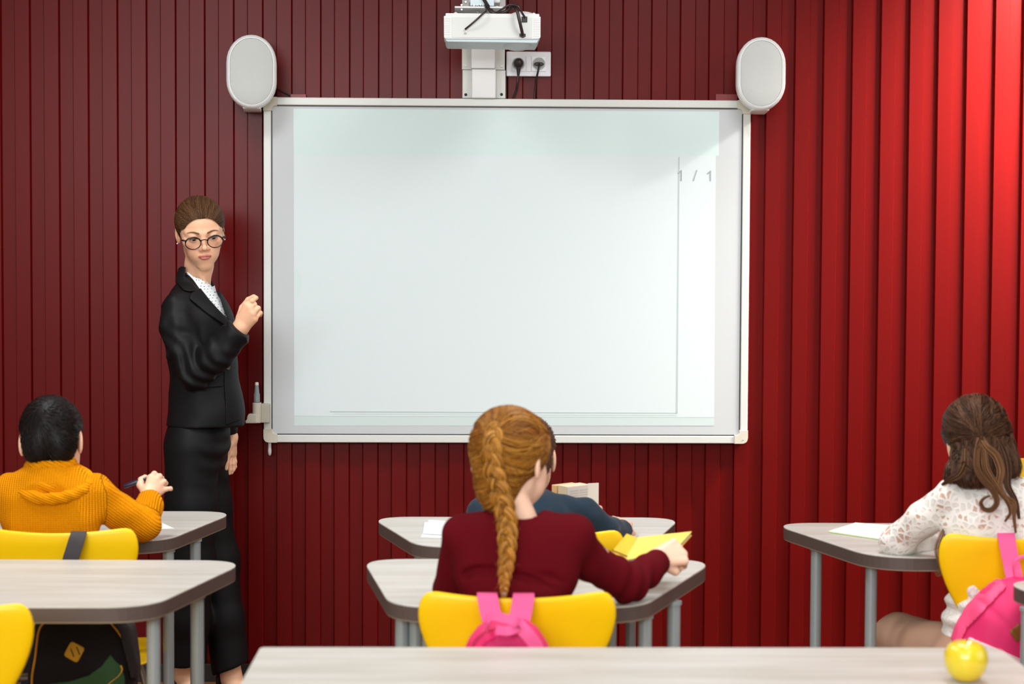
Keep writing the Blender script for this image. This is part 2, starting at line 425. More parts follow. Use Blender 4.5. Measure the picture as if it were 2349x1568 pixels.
for k in range(12):
    z = zt - .013 - k * .0055
    v.box(PX(1019.5), PX(1033), PYF - .0012, PYF + .002, z - .0034, z); v2_.box(PX(1224.5), PX(1238), PYF - .0012, PYF + .002, z - .0034, z)
put(v2_.build('vent_louvre', mat('projector_white', (224, 226, 223), .45), bevel=.0004), prj)
put(v.build('vent_louvre', mat('projector_white', (224, 226, 223), .45), bevel=.0004), prj)
def zpr(py): return zt + (zb - zt) * (py - 31) / 58
put(MB().box(PX(1196.5), PX(1209.5), PYF - .004, PYF + .003, zpr(51), zpr(37.5)).build('power_inlet', mat('black_plastic', (38, 26, 26), .45), bevel=.001), prj)
put(MB().prism(fillet([(PX(1191.5), zpr(77)), (PX(1205.5), zpr(77)), (PX(1206), zpr(83)), (PX(1199), zpr(87)), (PX(1191.5), zpr(83))], [.001] * 5, 3), PYF - .006, PYF + .003).build('video_plug', mat('black_plastic', (38, 26, 26), .45), bevel=.001), prj)
for px, py, m in ((1066.5, 68, m_alu), (1067.5, 76.5, mat('brass_grey', (150, 146, 120), .4, metal=.5))):
    put(MB().lathe([(.0012, -.004), (.0036, -.004), (.004, -.001), (.004, .002)], (PX(px), PYF, zpr(py)), 12, 'y').build('audio_jack', m, smooth=60), prj)
for px in (1045, 1225):
    put(MB().lathe([(.006, 0), (.006, .006), (.001, .009)], (PX(px), PYF + .03, zt - .001), 12).build('foot', m_white, smooth=60), prj)
c = m_black
def cab(name, pts, r, lab):
    P = catmull([PY(px, py, y) for px, py, y in pts], 5)
    return tag(MB().tube(P, r, 7).build(name, mat('cable_black', (40, 26, 28), .35, spec=.6), smooth=180), lab, 'cable')
cab('audio_cable', [(1067, 67, 5.733), (1078, 58, 5.725), (1093, 45, 5.72), (1106, 33, 5.722), (1115, 24, 5.74), (1112, 12, 5.8)], .0032, 'short black cable from the lower left jack of the projector')
cab('video_cable', [(1199, 81, 5.733), (1196, 66, 5.722), (1191, 45, 5.715), (1186, 25, 5.72), (1178, 15, 5.735), (1165, 24, 5.745), (1150, 29, 5.75), (1128, 28, 5.76), (1116, 10, 5.78), (1104, -12, 5.8)], .0052, 'thick black cable looping down to the lower right plug of the projector')
cab('power_cable', [(1204, 40, 5.732), (1196, 27, 5.722), (1189, 15, 5.718), (1178, 10.5, 5.722), (1165, 13, 5.728), (1150, 22, 5.73), (1138, 29, 5.75), (1127, 22, 5.79), (1108, -8, 5.82)], .0034, 'thin black power cable looping to the upper right inlet of the projector')

sock = empty('wall_socket', (q(1212, 175, 6.31).x, 6.32, q(1212, 175, 6.31).z), 0, 'white double power socket in one frame right of the projector column', 'power socket')
SY = 6.31
def sp(px, py): c = q(px, py, SY); return c.x, c.z
a = sp(1161.5, 174.5); b = sp(1264, 118.5)
put(MB().prism(rect_pts(a[0], b[0], a[1], b[1], .004), SY, 6.329).build('cover_frame', mat('socket_white', (236, 238, 240), .3), bevel=.003, seg=3), sock)
for px in (1189, 1236):
    a = sp(px - 17, 163.5); b = sp(px + 17, 129.5)
    ins = put(MB().prism(rect_pts(a[0], b[0], a[1], b[1], .002), SY - .003, SY + .004).build('socket_insert', mat('socket_glossy', (240, 243, 246), .2), bevel=.001), sock)
    cc = sp(px, 146.5)
    put(MB().lathe([(.0208, -.0005), (.0215, -.002), (.0225, -.002), (.0232, 0), (.0232, .001)], (cc[0], SY - .003, cc[1]), 32, 'y').build('socket_ring', mat('socket_white', (236, 238, 240), .3), smooth=50), sock)
    put(MB().lathe([(.0002, -.0006), (.0205, -.0006), (.0205, .001)], (cc[0], SY - .003, cc[1]), 32, 'y').build('socket_well', mat('well_grey', (176, 182, 178), .5), smooth=50), sock)
a = sp(1206.5, 164); b = sp(1218, 129)
put(MB().box(a[0], b[0], SY - .0025, SY + .004, a[1], b[1]).build('middle_strip', mat('socket_glossy', (240, 243, 246), .2), bevel=.001), sock)
m_plug = mat('brown_black_plastic', (44, 32, 30), .4)
cc = sp(1189, 146.5)
pl1 = empty('power_plug', (cc[0], SY - .01, cc[1]), 0, 'round black plug in the left socket of the white double socket', 'plug')
put(MB().lathe([(.017, 0), (.018, -.012), (.015, -.03), (.008, -.036), (.001, -.037)], (cc[0], SY - .004, cc[1]), 24, 'y').build('plug_body', m_plug, smooth=60), pl1)
e0 = Vector((cc[0], SY - .026, cc[1])); 
put(MB().tube([e0 + Vector((0, 0, -.002)), e0 + Vector((0, 0, -.022)), e0 + Vector((-.0005, .002, -.042))], [.010, .0075, .0045], 12).build('plug_neck', m_plug, smooth=60), pl1)
P = catmull([e0 + Vector((-.0005, .002, -.04)), PY(1187, 190, 6.285), PY(1184, 208, 6.3), PY(1178, 224, 6.31), PY(1176, 240, 6.318)], 5)
put(MB().tube(P, .0042, 8).build('cord', m_plug, smooth=180), pl1)
cc = sp(1236, 147.5)
pl2 = empty('flat_power_plug', (cc[0], SY - .01, cc[1]), 0, 'flat black plug in the right socket of the white double socket', 'plug')
fl = [(cc[0] + .0175 * math.cos(t), cc[1] + .0068 * math.sin(t)) for t in [2 * PI * k / 18 for k in range(18)]]
put(MB().prism(fl, SY - .016, SY - .003).build('plug_body', m_plug, bevel=.002), pl2)
P = catmull([Vector((cc[0] + .001, SY - .014, cc[1])), PY(1235, 160, 6.285), PY(1231, 178, 6.295), PY(1228, 200, 6.31), PY(1226, 224, 6.315), PY(1225, 240, 6.318)], 5)
put(MB().tube(P, .0036, 8).build('cord', m_plug, smooth=180), pl2)
# ------------------------------------------------------------------ desks
m_top = mat('pale_ash_laminate', (199, 197, 189), .42, spec=.4, vary=((3, 26, 26), (178, 173, 161), .75))
m_edge = mat('brown_grey_edge', (88, 74, 68), .45)
m_leg = mat('silver_grey_tube', (158, 168, 168), .35, metal=.25, spec=.6)
DZ = .76
def desk(poly, rads, legs, label, seed=0, th=.035):
    cx = sum(p[0] for p in poly) / len(poly); cy = sum(p[1] for p in poly) / len(poly)
    t = empty('school_desk', (cx, cy, 0), 0, label, 'desk', 'school desks with pale tops')
    loc = [(p[0] - cx, p[1] - cy) for p in poly]
    out = fillet(loc, rads, 10)
    def off(k): # shrink outline
        n = len(out); r = []
        for i in range(n):
            a = Vector(out[i - 1]); b = Vector(out[(i + 1) % n]); d = (b - a)
            if d.length < 1e-9: r.append(out[i]); continue
            d.normalize(); nrm = Vector((-d.y, d.x)); c = Vector(out[i])
            if nrm.dot(c) > 0: nrm = -nrm
            r.append(tuple(c + nrm * k))
        return r
    mb = MB(); o2 = off(.0012); o1 = out
    mb.rings([[(p[0], p[1], DZ - .0035) for p in o1], [(p[0], p[1], DZ - .001) for p in o1], [(p[0], p[1], DZ) for p in o2]])
    mb.build('tabletop', m_top, t)
    mb = MB(); mb.rings([[(p[0], p[1], DZ - th + .003) for p in o1], [(p[0], p[1], DZ - .0035) for p in o1]])
    mb.build('edge_band', m_edge, t)
    mb = MB(); mb.rings([[(p[0], p[1], DZ - th) for p in o2], [(p[0], p[1], DZ - th + .003) for p in o1]])
    mb.build('underside', mat('underside_laminate', (150, 140, 120), .5), t)
    for (lx, ly) in legs:
        x, y = lx - cx, ly - cy
        mb = MB(); mb.lathe([(.0145, .004), (.0145, DZ - th - .002)], (x, y, 0), 20)
        lg = mb.build('leg', m_leg, t, smooth=50)
        MB().lathe([(.0175, DZ - th - .008), (.0175, DZ - th - .0005)], (x, y, 0), 20).build('flange', m_leg, lg, smooth=50)
        MB().lathe([(.017, 0), (.018, .004), (.0165, .02)], (x, y, 0), 20).build('foot_cap', m_black, lg, smooth=50)
    return t
DR = [.10, .10, .13, .13]
desk([(-1.47, 5.145), (-.655, 5.145), (-.768, 4.59), (-1.36, 4.59)], DR,
     [(-1.36, 5.02), PZ(448, 1234, .725)[:2], PZ(386, 1258, .725)[:2], (-1.28, 4.68)],
     'back row school desk at the left, in front of the boy in the mustard sweater')
desk([(-1.34, 4.30), (-.518, 4.285), (-.65, 3.70), (-1.22, 3.70)], DR,
     [(-1.24, 4.17), PZ(453, 1362, .725)[:2], PZ(352, 1406, .725)[:2], (-1.16, 3.78)],
     'empty second row school desk at the left with a black backpack hanging beyond it')
desk([(-.272, 5.04), (.60, 5.03), (.455, 4.50), (-.12, 4.50)], [.10, .10, .13, .13],
     [(-.13, 4.92), (.45, 4.92), (.37, 4.60), PZ(978, 1272, .725)[:2]],
     'back row school desk in the middle, with folded papers at its left')
desk([(-.25, 4.31), (.602, 4.31), (.36, 3.70), (-.155, 3.70)], [.10, .10, .13, .13],
     [PZ(953, 1402, .725)[:2], PZ(1546, 1377, .725)[:2], PZ(1480, 1408, .725)[:2], PZ(922, 1402, .725)[:2]],
     'second row school desk in the middle where the girl with the braid sits')
desk([(.83, 4.93), (1.66, 4.92), (1.52, 4.35), (.99, 4.34)], [.10, .10, .15, .15],
     [PZ(1873, 1254, .725)[:2], (1.50, 4.80), (1.44, 4.44), PZ(1999, 1290, .725)[:2]],
     'back row school desk at the right, where the girl in white lace sits')
desk([(1.187, 4.025), (2.0, 4.015), (1.88, 3.44), (1.33, 3.44)], [.10, .10, .13, .13],
     [PZ(2358, 1392, .725)[:2], (1.88, 3.95), (1.80, 3.56), (1.42, 3.56)],
     'school desk cut off by the right edge of the photo, only its left tip showing')
desk([(-.379, 3.308), (.985, 3.30), (.985, 2.62), (-.379, 2.62)], [.012, .03, .03, .02],
     [(-.30, 3.2), (.90, 3.2), (.90, 2.7), (-.30, 2.7)],
     'wide blurred desk across the foreground with a yellow apple on it')

# ------------------------------------------------------------------ chairs
m_yel = mat('yellow_lacquer', (255, 206, 0), .38, spec=.4)
def chair(loc, rz, label, sc=1.0):
    zs = sc; t = empty('school_chair', (loc[0], loc[1], 0), rz, label, 'chair', 'yellow moulded school chairs')
    # side profile: (y back->front, z, half width)
    prof = [(-.232, .822, .172), (-.231, .812, .188), (-.229, .795, .196), (-.225, .770, .199), (-.220, .74, .194), (-.214, .70, .180), (-.208, .66, .158), (-.203, .62, .134),
            (-.199, .58, .118), (-.194, .54, .112), (-.184, .505, .116), (-.164, .477, .128), (-.135, .458, .150), (-.09, .449, .176), (-.03, .445, .194), (.04, .447, .200), (.11, .453, .198), (.17, .458, .186), (.205, .457, .16), (.22, .452, .11)]
    n = 12; rows = []
    for (y, z, w) in prof:
        row = []
        for k in range(n + 1):
            u = -1 + 2 * k / n
            s = 1.0
            back = z > .5 and y < -.15
            cv = .022 * u * u if back else 0
            zz = z * zs + (.012 * (1 - u * u) * -1 if z > .78 and back else 0) + (.006 * u * u if not back else 0)
            row.append((w * u, y + cv, zz))
        rows.append(row)
    mb = MB(); mb.rings(rows, closed=False, cap=False)
    shell = mb.build('shell', m_yel, t, smooth=180, solid=.010, sub=1)
    for sx in (-1, 1):
        for (ya, yb) in ((-.10, -.20), (.10, .19)):
            P = catmull([(sx * .03, ya * .5, .434), (sx * .10, ya, .43), (sx * .145, ya * 1.25, .39), (sx * .20, yb, .012)], 4)
            lg = MB().tube(P, .009, 10).build('leg', mat('chair_chrome', (190, 195, 195), .25, metal=.8), t, smooth=180)
            MB().lathe([(.011, 0), (.012, .004), (.0105, .02)], (sx * .2, yb, 0), 12).build('foot_cap', m_black, lg, smooth=50)
    MB().lathe([(.06, .424), (.06, .434)], (0, 0, 0), 20).build('seat_mount', mat('chair_chrome', (190, 195, 195), .25, metal=.8), t, smooth=50)
    return t
def chair_at(px, ytop, d, rz, label, sc=1.0):
    """px = image column of the back's middle, d = distance of the back"""
    x = PY(px, 1300, d).x
    c = Vector((x, d)) - Vector((0, -.23)); a = Matrix.Rotation(rz, 2)
    c = Vector((x, d)) - a @ Vector((0, -.23))
    return chair(c, rz, label, sc)
CH_LA = chair_at(127, 1218, 4.385, math.radians(0), 'yellow chair of the boy in mustard, a dark strap hanging over its back')
CH_LB = chair_at(-172, 1387, 3.40, 0, 'yellow chair cut off at the left edge of the photo, nearest at the left')
CH_CA = chair_at(1250, 1227, 4.36, 0, 'yellow chair of the boy in blue, mostly hidden behind the girl with the braid')
CH_CB = chair_at(1188, 1362, 3.53, 0, 'yellow chair with pink bag straps, behind the braided girl in the middle')
CH_RA = chair_at(2350, 1226, 4.20, math.radians(-2), 'yellow chair of the girl in white lace at the right edge', 1.02)

# ------------------------------------------------------------------ apple
ac = PZ(2214, 1560, .76 + .03)
apple = empty('apple', (ac.x, 3.03, .76), 0, 'shiny yellow apple on the foreground desk', 'apple')
ac = PY(2215.5, 1528, 3.03)
prof = []
R = .0365
for k in range(25):
    t = PI * k / 24
    r = R * (math.sin(t) ** .85) * (1 + .10 * math.cos(t)); z = .036 + .037 * math.cos(t)
    z -= .012 * math.exp(-(t / .32) ** 2); z += .005 * math.exp(-((PI - t) / .3) ** 2)
    prof.append((max(r, .0004), z - .001))
amb = MB(); amb.lathe(prof[::-1], (0, 0, 0), 32)
apple.location.x = ac.x
am = mat('apple_skin', (222, 205, 30), .25, spec=.6, coat=.3, vary=((14, 14, 14), (236, 190, 40), .8))
amb.build('flesh', am, apple, smooth=180)
MB().tube([(0, 0, .052), (.001, 0, .066), (.004, .001, .073)], [.0012, .001, .0015], 6).build('stem', mat('apple_stem', (96, 72, 40), .7), apple, smooth=180)
# ------------------------------------------------------------------ organic surfaces from distance fields
A = lambda *v: np.array(v, dtype=np.float32)
def nrm(q): return np.sqrt(q[..., 0] ** 2 + q[..., 1] ** 2 + q[..., 2] ** 2)
def cap(P, a, b, ra, rb=None):
    a = A(*a); b = A(*b); rb = ra if rb is None else rb
    pa = P - a; ba = b - a
    h = np.clip((pa @ ba) / max(float(ba @ ba), 1e-9), 0, 1)
    return nrm(pa - h[..., None] * ba) - (ra + (rb - ra) * h)
def chain(P, pts, rs, k=0.0):
    d = None
    for i in range(len(pts) - 1):
        e = cap(P, pts[i], pts[i + 1], rs[i], rs[i + 1])
        d = e if d is None else (smin(d, e, k) if k else np.minimum(d, e))
    return d
def ell(P, c, r, R=None):
    q = P - A(*c)
    if R is not None: q = q @ np.asarray(R, dtype=np.float32)
    r = A(*r); q1 = q / r; k0 = nrm(q1); k1 = nrm(q1 / r)
    return k0 * (k0 - 1) / np.maximum(k1, 1e-6)
def smin(a, b, k):
    h = np.maximum(k - np.abs(a - b), 0) / k
    return np.minimum(a, b) - h * h * k * .25
def smax(a, b, k): return -smin(-a, -b, k)
def plane(P, p, n):
    n = np.array(n, dtype=np.float32); n = n / np.linalg.norm(n)
    return (P - A(*p)) @ n
def poly2(u, v, pts):
    """signed distance to a 2D polygon, negative inside"""
    pts = [tuple(map(float, p)) for p in pts]; n = len(pts)
    d = np.full(u.shape, 1e9, dtype=np.float32); s = np.ones(u.shape, dtype=np.float32)
    for i in range(n):
        ax, ay = pts[i]; bx_, by_ = pts[i - 1]
        ex, ey = bx_ - ax, by_ - ay; wx_, wy_ = u - ax, v - ay
        t = np.clip((wx_ * ex + wy_ * ey) / max(ex * ex + ey * ey, 1e-12), 0, 1)
        d = np.minimum(d, (wx_ - ex * t) ** 2 + (wy_ - ey * t) ** 2)
        c1 = v >= ay; c2 = v < by_; c3 = ex * wy_ > ey * wx_
        fl = (c1 & c2 & c3) | (~c1 & ~c2 & ~c3)
        s = np.where(fl, -s, s)
    return s * np.sqrt(d)
def pxpoly(P, pts, yref):
    """polygon given by picture reference points at the distance yref, as an x-z outline"""
    w = [PY(p[0], p[1], yref) for p in pts]
    return poly2(P[..., 0], P[..., 2], [(q_.x, q_.z) for q_ in w])
def wob(P, amp, wl, seed=0, n=5, sq=(1, 1, 1)):
    rs = np.random.RandomState(seed); d = 0
    for i in range(n):
        v = rs.normal(size=3) * np.array(sq); v = v / np.linalg.norm(v) * 2 * PI / wl * rs.uniform(.7, 1.4)
        d = d + np.sin(P @ v.astype(np.float32) + rs.uniform(0, 6.28))
    return (amp / n ** .5) * d
def nets(fn, lo, hi, h):
    """naive surface nets of fn(P) = 0 inside the box lo..hi with cell h"""
    lo = np.array(lo, dtype=np.float64); hi = np.array(hi, dtype=np.float64)
    n = np.ceil((hi - lo) / h).astype(int) + 1
    ax = [(lo[i] + h * np.arange(n[i])).astype(np.float32) for i in range(3)]
    F = np.empty(tuple(n), dtype=np.float32)
    st = max(1, int(400000 / (n[1] * n[2])))
    for s in range(0, n[0], st):
        g = np.stack(np.meshgrid(ax[0][s:s + st], ax[1], ax[2], indexing='ij'), -1)
        F[s:s + st] = fn(g)
    F[0] = F[-1] = 1; F[:, 0] = F[:, -1] = 1; F[:, :, 0] = F[:, :, -1] = 1
    I = F < 0
    c = np.zeros(tuple(n - 1), dtype=np.int8)
    for a in (0, 1):
        for b in (0, 1):
            for d in (0, 1):
                c += I[a:n[0] - 1 + a, b:n[1] - 1 + b, d:n[2] - 1 + d]
    act = (c > 0) & (c < 8)
    idx = np.full(act.shape, -1, dtype=np.int64); ii = np.argwhere(act); idx[act] = np.arange(len(ii))
    acc = np.zeros((len(ii), 3)); cnt = np.zeros(len(ii))
    cor = [(a, b, d) for a in (0, 1) for b in (0, 1) for d in (0, 1)]
    for p in range(8):
        for q_ in range(p + 1, 8):
            if sum(abs(cor[p][k] - cor[q_][k]) for k in range(3)) != 1: continue
            P0 = ii + cor[p]; P1 = ii + cor[q_]
            f0 = F[P0[:, 0], P0[:, 1], P0[:, 2]]; f1 = F[P1[:, 0], P1[:, 1], P1[:, 2]]
            m = (f0 < 0) != (f1 < 0)
            t = np.where(m, f0 / np.where(m, f0 - f1, 1), 0)
            acc[m] += (P0 + (P1 - P0) * t[:, None])[m]; cnt[m] += 1
    V = lo + h * acc / cnt[:, None]
    quads = []
    for axis in range(3):
        a1, a2 = [(1, 2), (2, 0), (0, 1)][axis]
        s0 = [slice(None)] * 3; s1 = [slice(None)] * 3
        s0[axis] = slice(0, n[axis] - 1); s1[axis] = slice(1, n[axis])
        for k in (a1, a2):
            s0[k] = slice(1, n[k] - 1); s1[k] = slice(1, n[k] - 1)
        b0 = I[tuple(s0)]; b1 = I[tuple(s1)]
        for flip, m in ((False, b0 & ~b1), (True, ~b0 & b1)):
            e = np.argwhere(m)
            if not len(e): continue
            e[:, a1] += 1; e[:, a2] += 1
            def at(o1, o2):
                g = e.copy(); g[:, a1] += o1; g[:, a2] += o2; return idx[g[:, 0], g[:, 1], g[:, 2]]
            qd = np.stack([at(-1, -1), at(0, -1), at(0, 0), at(-1, 0)], 1)
            quads.append(qd[:, ::-1] if flip else qd)
    Q = np.concatenate(quads)
    return V, Q
def npmesh(name, V, Q, m, parent=None, col=None, relax=0):
    if relax:
        E_ = np.concatenate([Q[:, [0, 1]], Q[:, [1, 2]], Q[:, [2, 3]], Q[:, [3, 0]]])
        for _ in range(relax):
            s = np.zeros_like(V); c = np.zeros(len(V))
            for k in (0, 1):
                np.add.at(s, E_[:, k], V[E_[:, 1 - k]]); np.add.at(c, E_[:, k], 1)
            V = V * .4 + .6 * s / np.maximum(c, 1)[:, None]
    me = bpy.data.meshes.new(name)
    me.vertices.add(len(V)); me.vertices.foreach_set('co', V.astype(np.float32).ravel())
    me.loops.add(Q.size); me.loops.foreach_set('vertex_index', Q.ravel().astype(np.int32))
    me.polygons.add(len(Q)); me.polygons.foreach_set('loop_start', np.arange(0, Q.size, 4, dtype=np.int32))
    me.polygons.foreach_set('use_smooth', np.ones(len(Q), dtype=bool))
    me.update(calc_edges=True)
    if col is not None:
        a = me.color_attributes.new('Col', 'FLOAT_COLOR', 'POINT')
        a.data.foreach_set('color', np.concatenate([col, np.ones((len(V), 1))], 1).astype(np.float32).ravel())
    me.materials.append(m)
    o = bpy.data.objects.new(name, me); COL.objects.link(o)
    if parent is not None: put(o, parent)
    return o
def biggest(V, Q):
    """keep the largest connected piece"""
    lab = np.arange(len(V))
    while True:
        m_ = lab[Q].min(1); new = lab.copy()
        for k in range(4): np.minimum.at(new, Q[:, k], m_)
        new = new[new]
        if (new == lab).all(): break
        lab = new
    u, c = np.unique(lab[Q[:, 0]], return_counts=True); keep = lab == u[c.argmax()]
    mp = np.cumsum(keep) - 1; return V[keep], mp[Q[keep[Q[:, 0]]]]
def field(name, fn, lo, hi, h, m, parent=None, colfn=None, relax=1):
    V, Q = nets(fn, lo, hi, h)
    if len(V) < 60000 and name not in ('loose',): V, Q = biggest(V, Q)
    return npmesh(name, V, Q, m, parent, colfn(V) if colfn else None, relax)
def colmat(name, rough=.5, spec=.4, sss=0.0, sheen=0, bump=None, coat=0):
    m = mat(name, (200, 150, 120), rough, spec=spec, sss=sss, sheen=sheen, bump=bump, coat=coat)
    nt = m.node_tree; at = nt.nodes.new('ShaderNodeAttribute'); at.attribute_name = 'Col'
    nt.links.new(at.outputs['Color'], nt.nodes['Principled BSDF'].inputs['Base Color']); return m
def L3(c): return np.array(lin(c)[:3])
def grad(fn, P, e=.0015):
    g = np.stack([fn(P + A(e, 0, 0)) - fn(P - A(e, 0, 0)), fn(P + A(0, e, 0)) - fn(P - A(0, e, 0)), fn(P + A(0, 0, e)) - fn(P - A(0, 0, e))], -1)
    return g / np.maximum(nrm(g)[..., None], 1e-9)
def hug(fn, P, off, it=3):
    """move points onto the level set fn = off"""
    P = P.astype(np.float32)
    for _ in range(it):
        P = P - grad(fn, P) * (fn(P) - off)[..., None]
    return P
def strands(name, L, rad, m, parent, cols, sides=3, taper=True):
    """L (N,K,3) polylines as thin tubes with one colour each (N,3)"""
    N, K, _ = L.shape
    T = np.gradient(L, axis=1); T /= np.maximum(nrm(T)[..., None], 1e-9)
    ref = A(.3, .5, .8); B1 = np.cross(T, ref); B1 /= np.maximum(nrm(B1)[..., None], 1e-9); B2 = np.cross(T, B1)
    r = np.broadcast_to(np.asarray(rad, dtype=float).reshape(-1, 1) if np.ndim(rad) == 1 else np.full((N, 1), rad), (N, K)).copy()
    if taper: r *= np.clip(1.15 - np.linspace(0, 1, K) ** 3, .15, 1)[None]
    V = np.stack([L + (B1 * math.cos(2 * PI * s / sides) + B2 * math.sin(2 * PI * s / sides)) * r[..., None] for s in range(sides)], 2)
    V = V.reshape(-1, 3)
    base = (np.arange(N) * K * sides)[:, None, None] + (np.arange(K - 1) * sides)[None, :, None]
    s = np.arange(sides); s2 = (s + 1) % sides
    Q = np.stack([base + s, base + s2, base + sides + s2, base + sides + s], -1).reshape(-1, 4)
    c = np.repeat(cols, K * sides, axis=0)
    return npmesh(name, V, Q, m, parent, c)

# ------------------------------------------------------------------ people
m_skin = colmat('skin', .48, .35, sss=.12)
m_hair = colmat('hair', .5, .22)
def rotm(yaw, pitch, roll):
    """local head frame: face looks along -Y. yaw + turns to picture right, pitch + looks down, roll + tips the top to picture left"""
    R = Matrix.Rotation(math.radians(yaw), 3, 'Z') @ Matrix.Rotation(math.radians(-roll), 3, 'Y') @ Matrix.Rotation(math.radians(pitch), 3, 'X')
    return np.array(R)
def head_fn(child=False, eyes=True, slim=1.0):
    def f(P):
        X = P.copy(); X[..., 0] = np.abs(P[..., 0]) / slim
        d = ell(P, (0, .014, .032), (.0710 * slim, .092, .078))
        d = smin(d, ell(P, (0, -.028, .028), (.064 * slim, .060, .062)), .03)
        d = smin(d, ell(P, (0, -.036, -.028), (.052, .050, .066)), .03)
        d = smin(d, cap(X, (.040, .0, -.046), (.010, -.062, -.095), .0125, .0125), .03)
        d = smin(d, ell(P, (0, -.071, -.096), (.017, .014, .013)), .018)
        d = smin(d, ell(X, (.040, -.056, -.020), (.021, .022, .018)), .022)
        if child: d = smin(d, ell(X, (.036, -.056, -.046), (.024, .026, .024)), .02)
        d = smin(d, cap(X, (.010, -.086, .015), (.046, -.068, .016), .007, .006), .014)
        if eyes:
            d = smax(d, -ell(X, (.031, -.100, .001), (.016, .016, .0115)), .012)
            d = smin(d, ell(X, (.031, -.0775, .0), (.0150, .0150, .0135)), .006)
        d = smin(d, chain(P, [(0, -.086, .010), (0, -.092, -.008), (0, -.102, -.029)], [.0062, .0062, .0075], .006), .012)
        d = smin(d, ell(P, (0, -.1020, -.0325), (.0080, .0085, .0068)), .006)
        d = smin(d, ell(X, (.0105, -.0935, -.0350), (.0060, .0085, .0056)), .005)
        if eyes: d = smax(d, -ell(X, (.0060, -.099, -.0400), (.0030, .0050, .0024)), .002)
        d = smin(d, ell(P, (0, -.074, -.060), (.032, .020, .024)), .02)
        d = smin(d, ell(X, (.024, -.052, -.050), (.023, .025, .031)), .02)
        # lips
        up = smin(ell(X, (.006, -.0940, -.0570), (.0105, .0052, .0038)), ell(X, (.0115, -.0920, -.0582), (.0090, .0048, .0028)), .004)
        d = smin(d, up, .005)
        d = smin(d, ell(P, (0, -.0935, -.0650), (.0128, .0062, .0048)), .006)
        d = smax(d, -ell(P, (0, -.103, -.0608), (.0190, .0078, .0006)), .0022)
        d = smax(d, -ell(P, (0, -.1030, -.049), (.0030, .0065, .006)), .004)
        # ears
        e = ell(X, (.0715 , .018, -.006), (.0070, .018, .030), rotm(-14, 0, 0))
        e = smax(e, -ell(X, (.0795, .012, -.002), (.0060, .0100, .018)), .004)
        d = smin(d, e, .008)
        if eyes:
            d = smax(d, -ell(X, (.0312, -.0935, -.0046), (.0126, .0125, .0027)), .0022)
        return d
    return f
SK = dict(base=(240, 188, 152), blush=(236, 158, 128), lip=(204, 120, 110), brow=(82, 52, 34))
def skin_cols(V, fr=None, sk=SK, scale=1.0, brow=True):
    """skin colours (lips, brows, blush) plus shade painted in lid crease and lip parting, given head frame fr=(centre, R)"""
    c = np.tile(L3(sk['base']), (len(V), 1))
    if fr is None: return c
    q_ = ((V - fr[0]) @ fr[1]) / scale; x = np.abs(q_[:, 0]); y = q_[:, 1]; z = q_[:, 2]
    def mix(m, col): nonlocal c; m = np.clip(m, 0, 1)[:, None]; c = c * (1 - m) + L3(col) * m
    face = np.clip((-y - .03) / .02, 0, 1)
    mix(.45 * np.exp(-(((x - .043) / .02) ** 2 + ((z + .030) / .018) ** 2)) * face, sk['blush'])
    mix(.35 * np.exp(-((x / .012) ** 2 + ((z + .036) / .010) ** 2)) * face, sk['blush'])
    # lips
    top = -.0520 - .0020 * np.exp(-(x / .0035) ** 2) - .0042 * (x / .024) ** 2
    bot = -.0715 + .0085 * (x / .024) ** 2
    w = .0208
    m = np.clip((top - z) / .0012, 0, 1) * np.clip((z - bot) / .0012, 0, 1) * np.clip((w - x) / .002, 0, 1) * face
    mix(m * .92, sk['lip'])
    mix(np.exp(-((z + .0608) / .0010) ** 2) * (x < .0208) * face * .6, (130, 62, 56))  # shade painted along the line where the lips meet
    if brow:
        zc = .0148 + .0052 * np.sin(np.clip((x - .012) / .037, 0, 1) ** 1.15 * 2.85) ; th = .0037 * np.clip(1.35 - (x - .012) / .040, .25, 1)
        m = np.clip(1.3 - np.abs(z - zc) / th, 0, 1) * np.clip((x - .011) / .003, 0, 1) * np.clip((.052 - x) / .004, 0, 1) * face
        mix(m * .95, sk['brow'])
        # lash lines, then shade painted into the crease of the lid
        xx = (x - .0312) / .0150
        m = np.exp(-((z - (.0012 - .0030 * xx ** 2)) / .0013) ** 2) * (np.abs(xx) < 1) * (y < -.085)
        mix(m * .85, (50, 30, 24))
        m = np.exp(-((z + .0072 - .0030 * xx ** 2) / .0009) ** 2) * (np.abs(xx) < .95) * (y < -.085)
        mix(m * .35, (90, 56, 44))
        m = np.exp(-((z - (.0085 - .0030 * xx ** 2)) / .0022) ** 2) * (np.abs(xx) < 1.05) * (y < -.078)
        mix(m * .35, (150, 96, 70))
    return c
def hand_fn(wrist, mcps, fingers, thumb, s=1.0, rf=.0085):
    """wrist point, four knuckle points, four chains beyond the knuckles, thumb chain starting in the palm"""
    def f(P):
        d = None
        for i, m in enumerate(mcps):
            w = tuple(np.array(wrist) + (np.array(m) - np.array(mcps[1])) * .45)
            e = cap(P, w, m, .0135 * s, .0112 * s)
            d = e if d is None else smin(d, e, .014 * s)
        for m, ch, k in zip(mcps, fingers, (1, 1.02, .97, .86)):
            n = len(ch); rr = [rf * 1.08 * k * s] + [rf * k * s * (1 - .10 * (i + 1)) for i in range(n)]
            e = chain(P, [m] + list(ch), rr, .002)
            for j, pnt in enumerate(ch[:-1]): e = smin(e, nrm(P - A(*pnt)) - rr[j + 1] * 1.06, .003 * s)
            d = smin(d, e, .0045 * s)
        n = len(thumb); rr = [.0135 * s, .0115 * s, .0098 * s, .0086 * s, .0075 * s][:n]
        d = smin(d, chain(P, thumb, rr, .003), .007 * s)
        return d
    return f
def bounds(pts, pad):
    p = np.array([tuple(q_) for q_ in pts]); return p.min(0) - pad, p.max(0) + pad
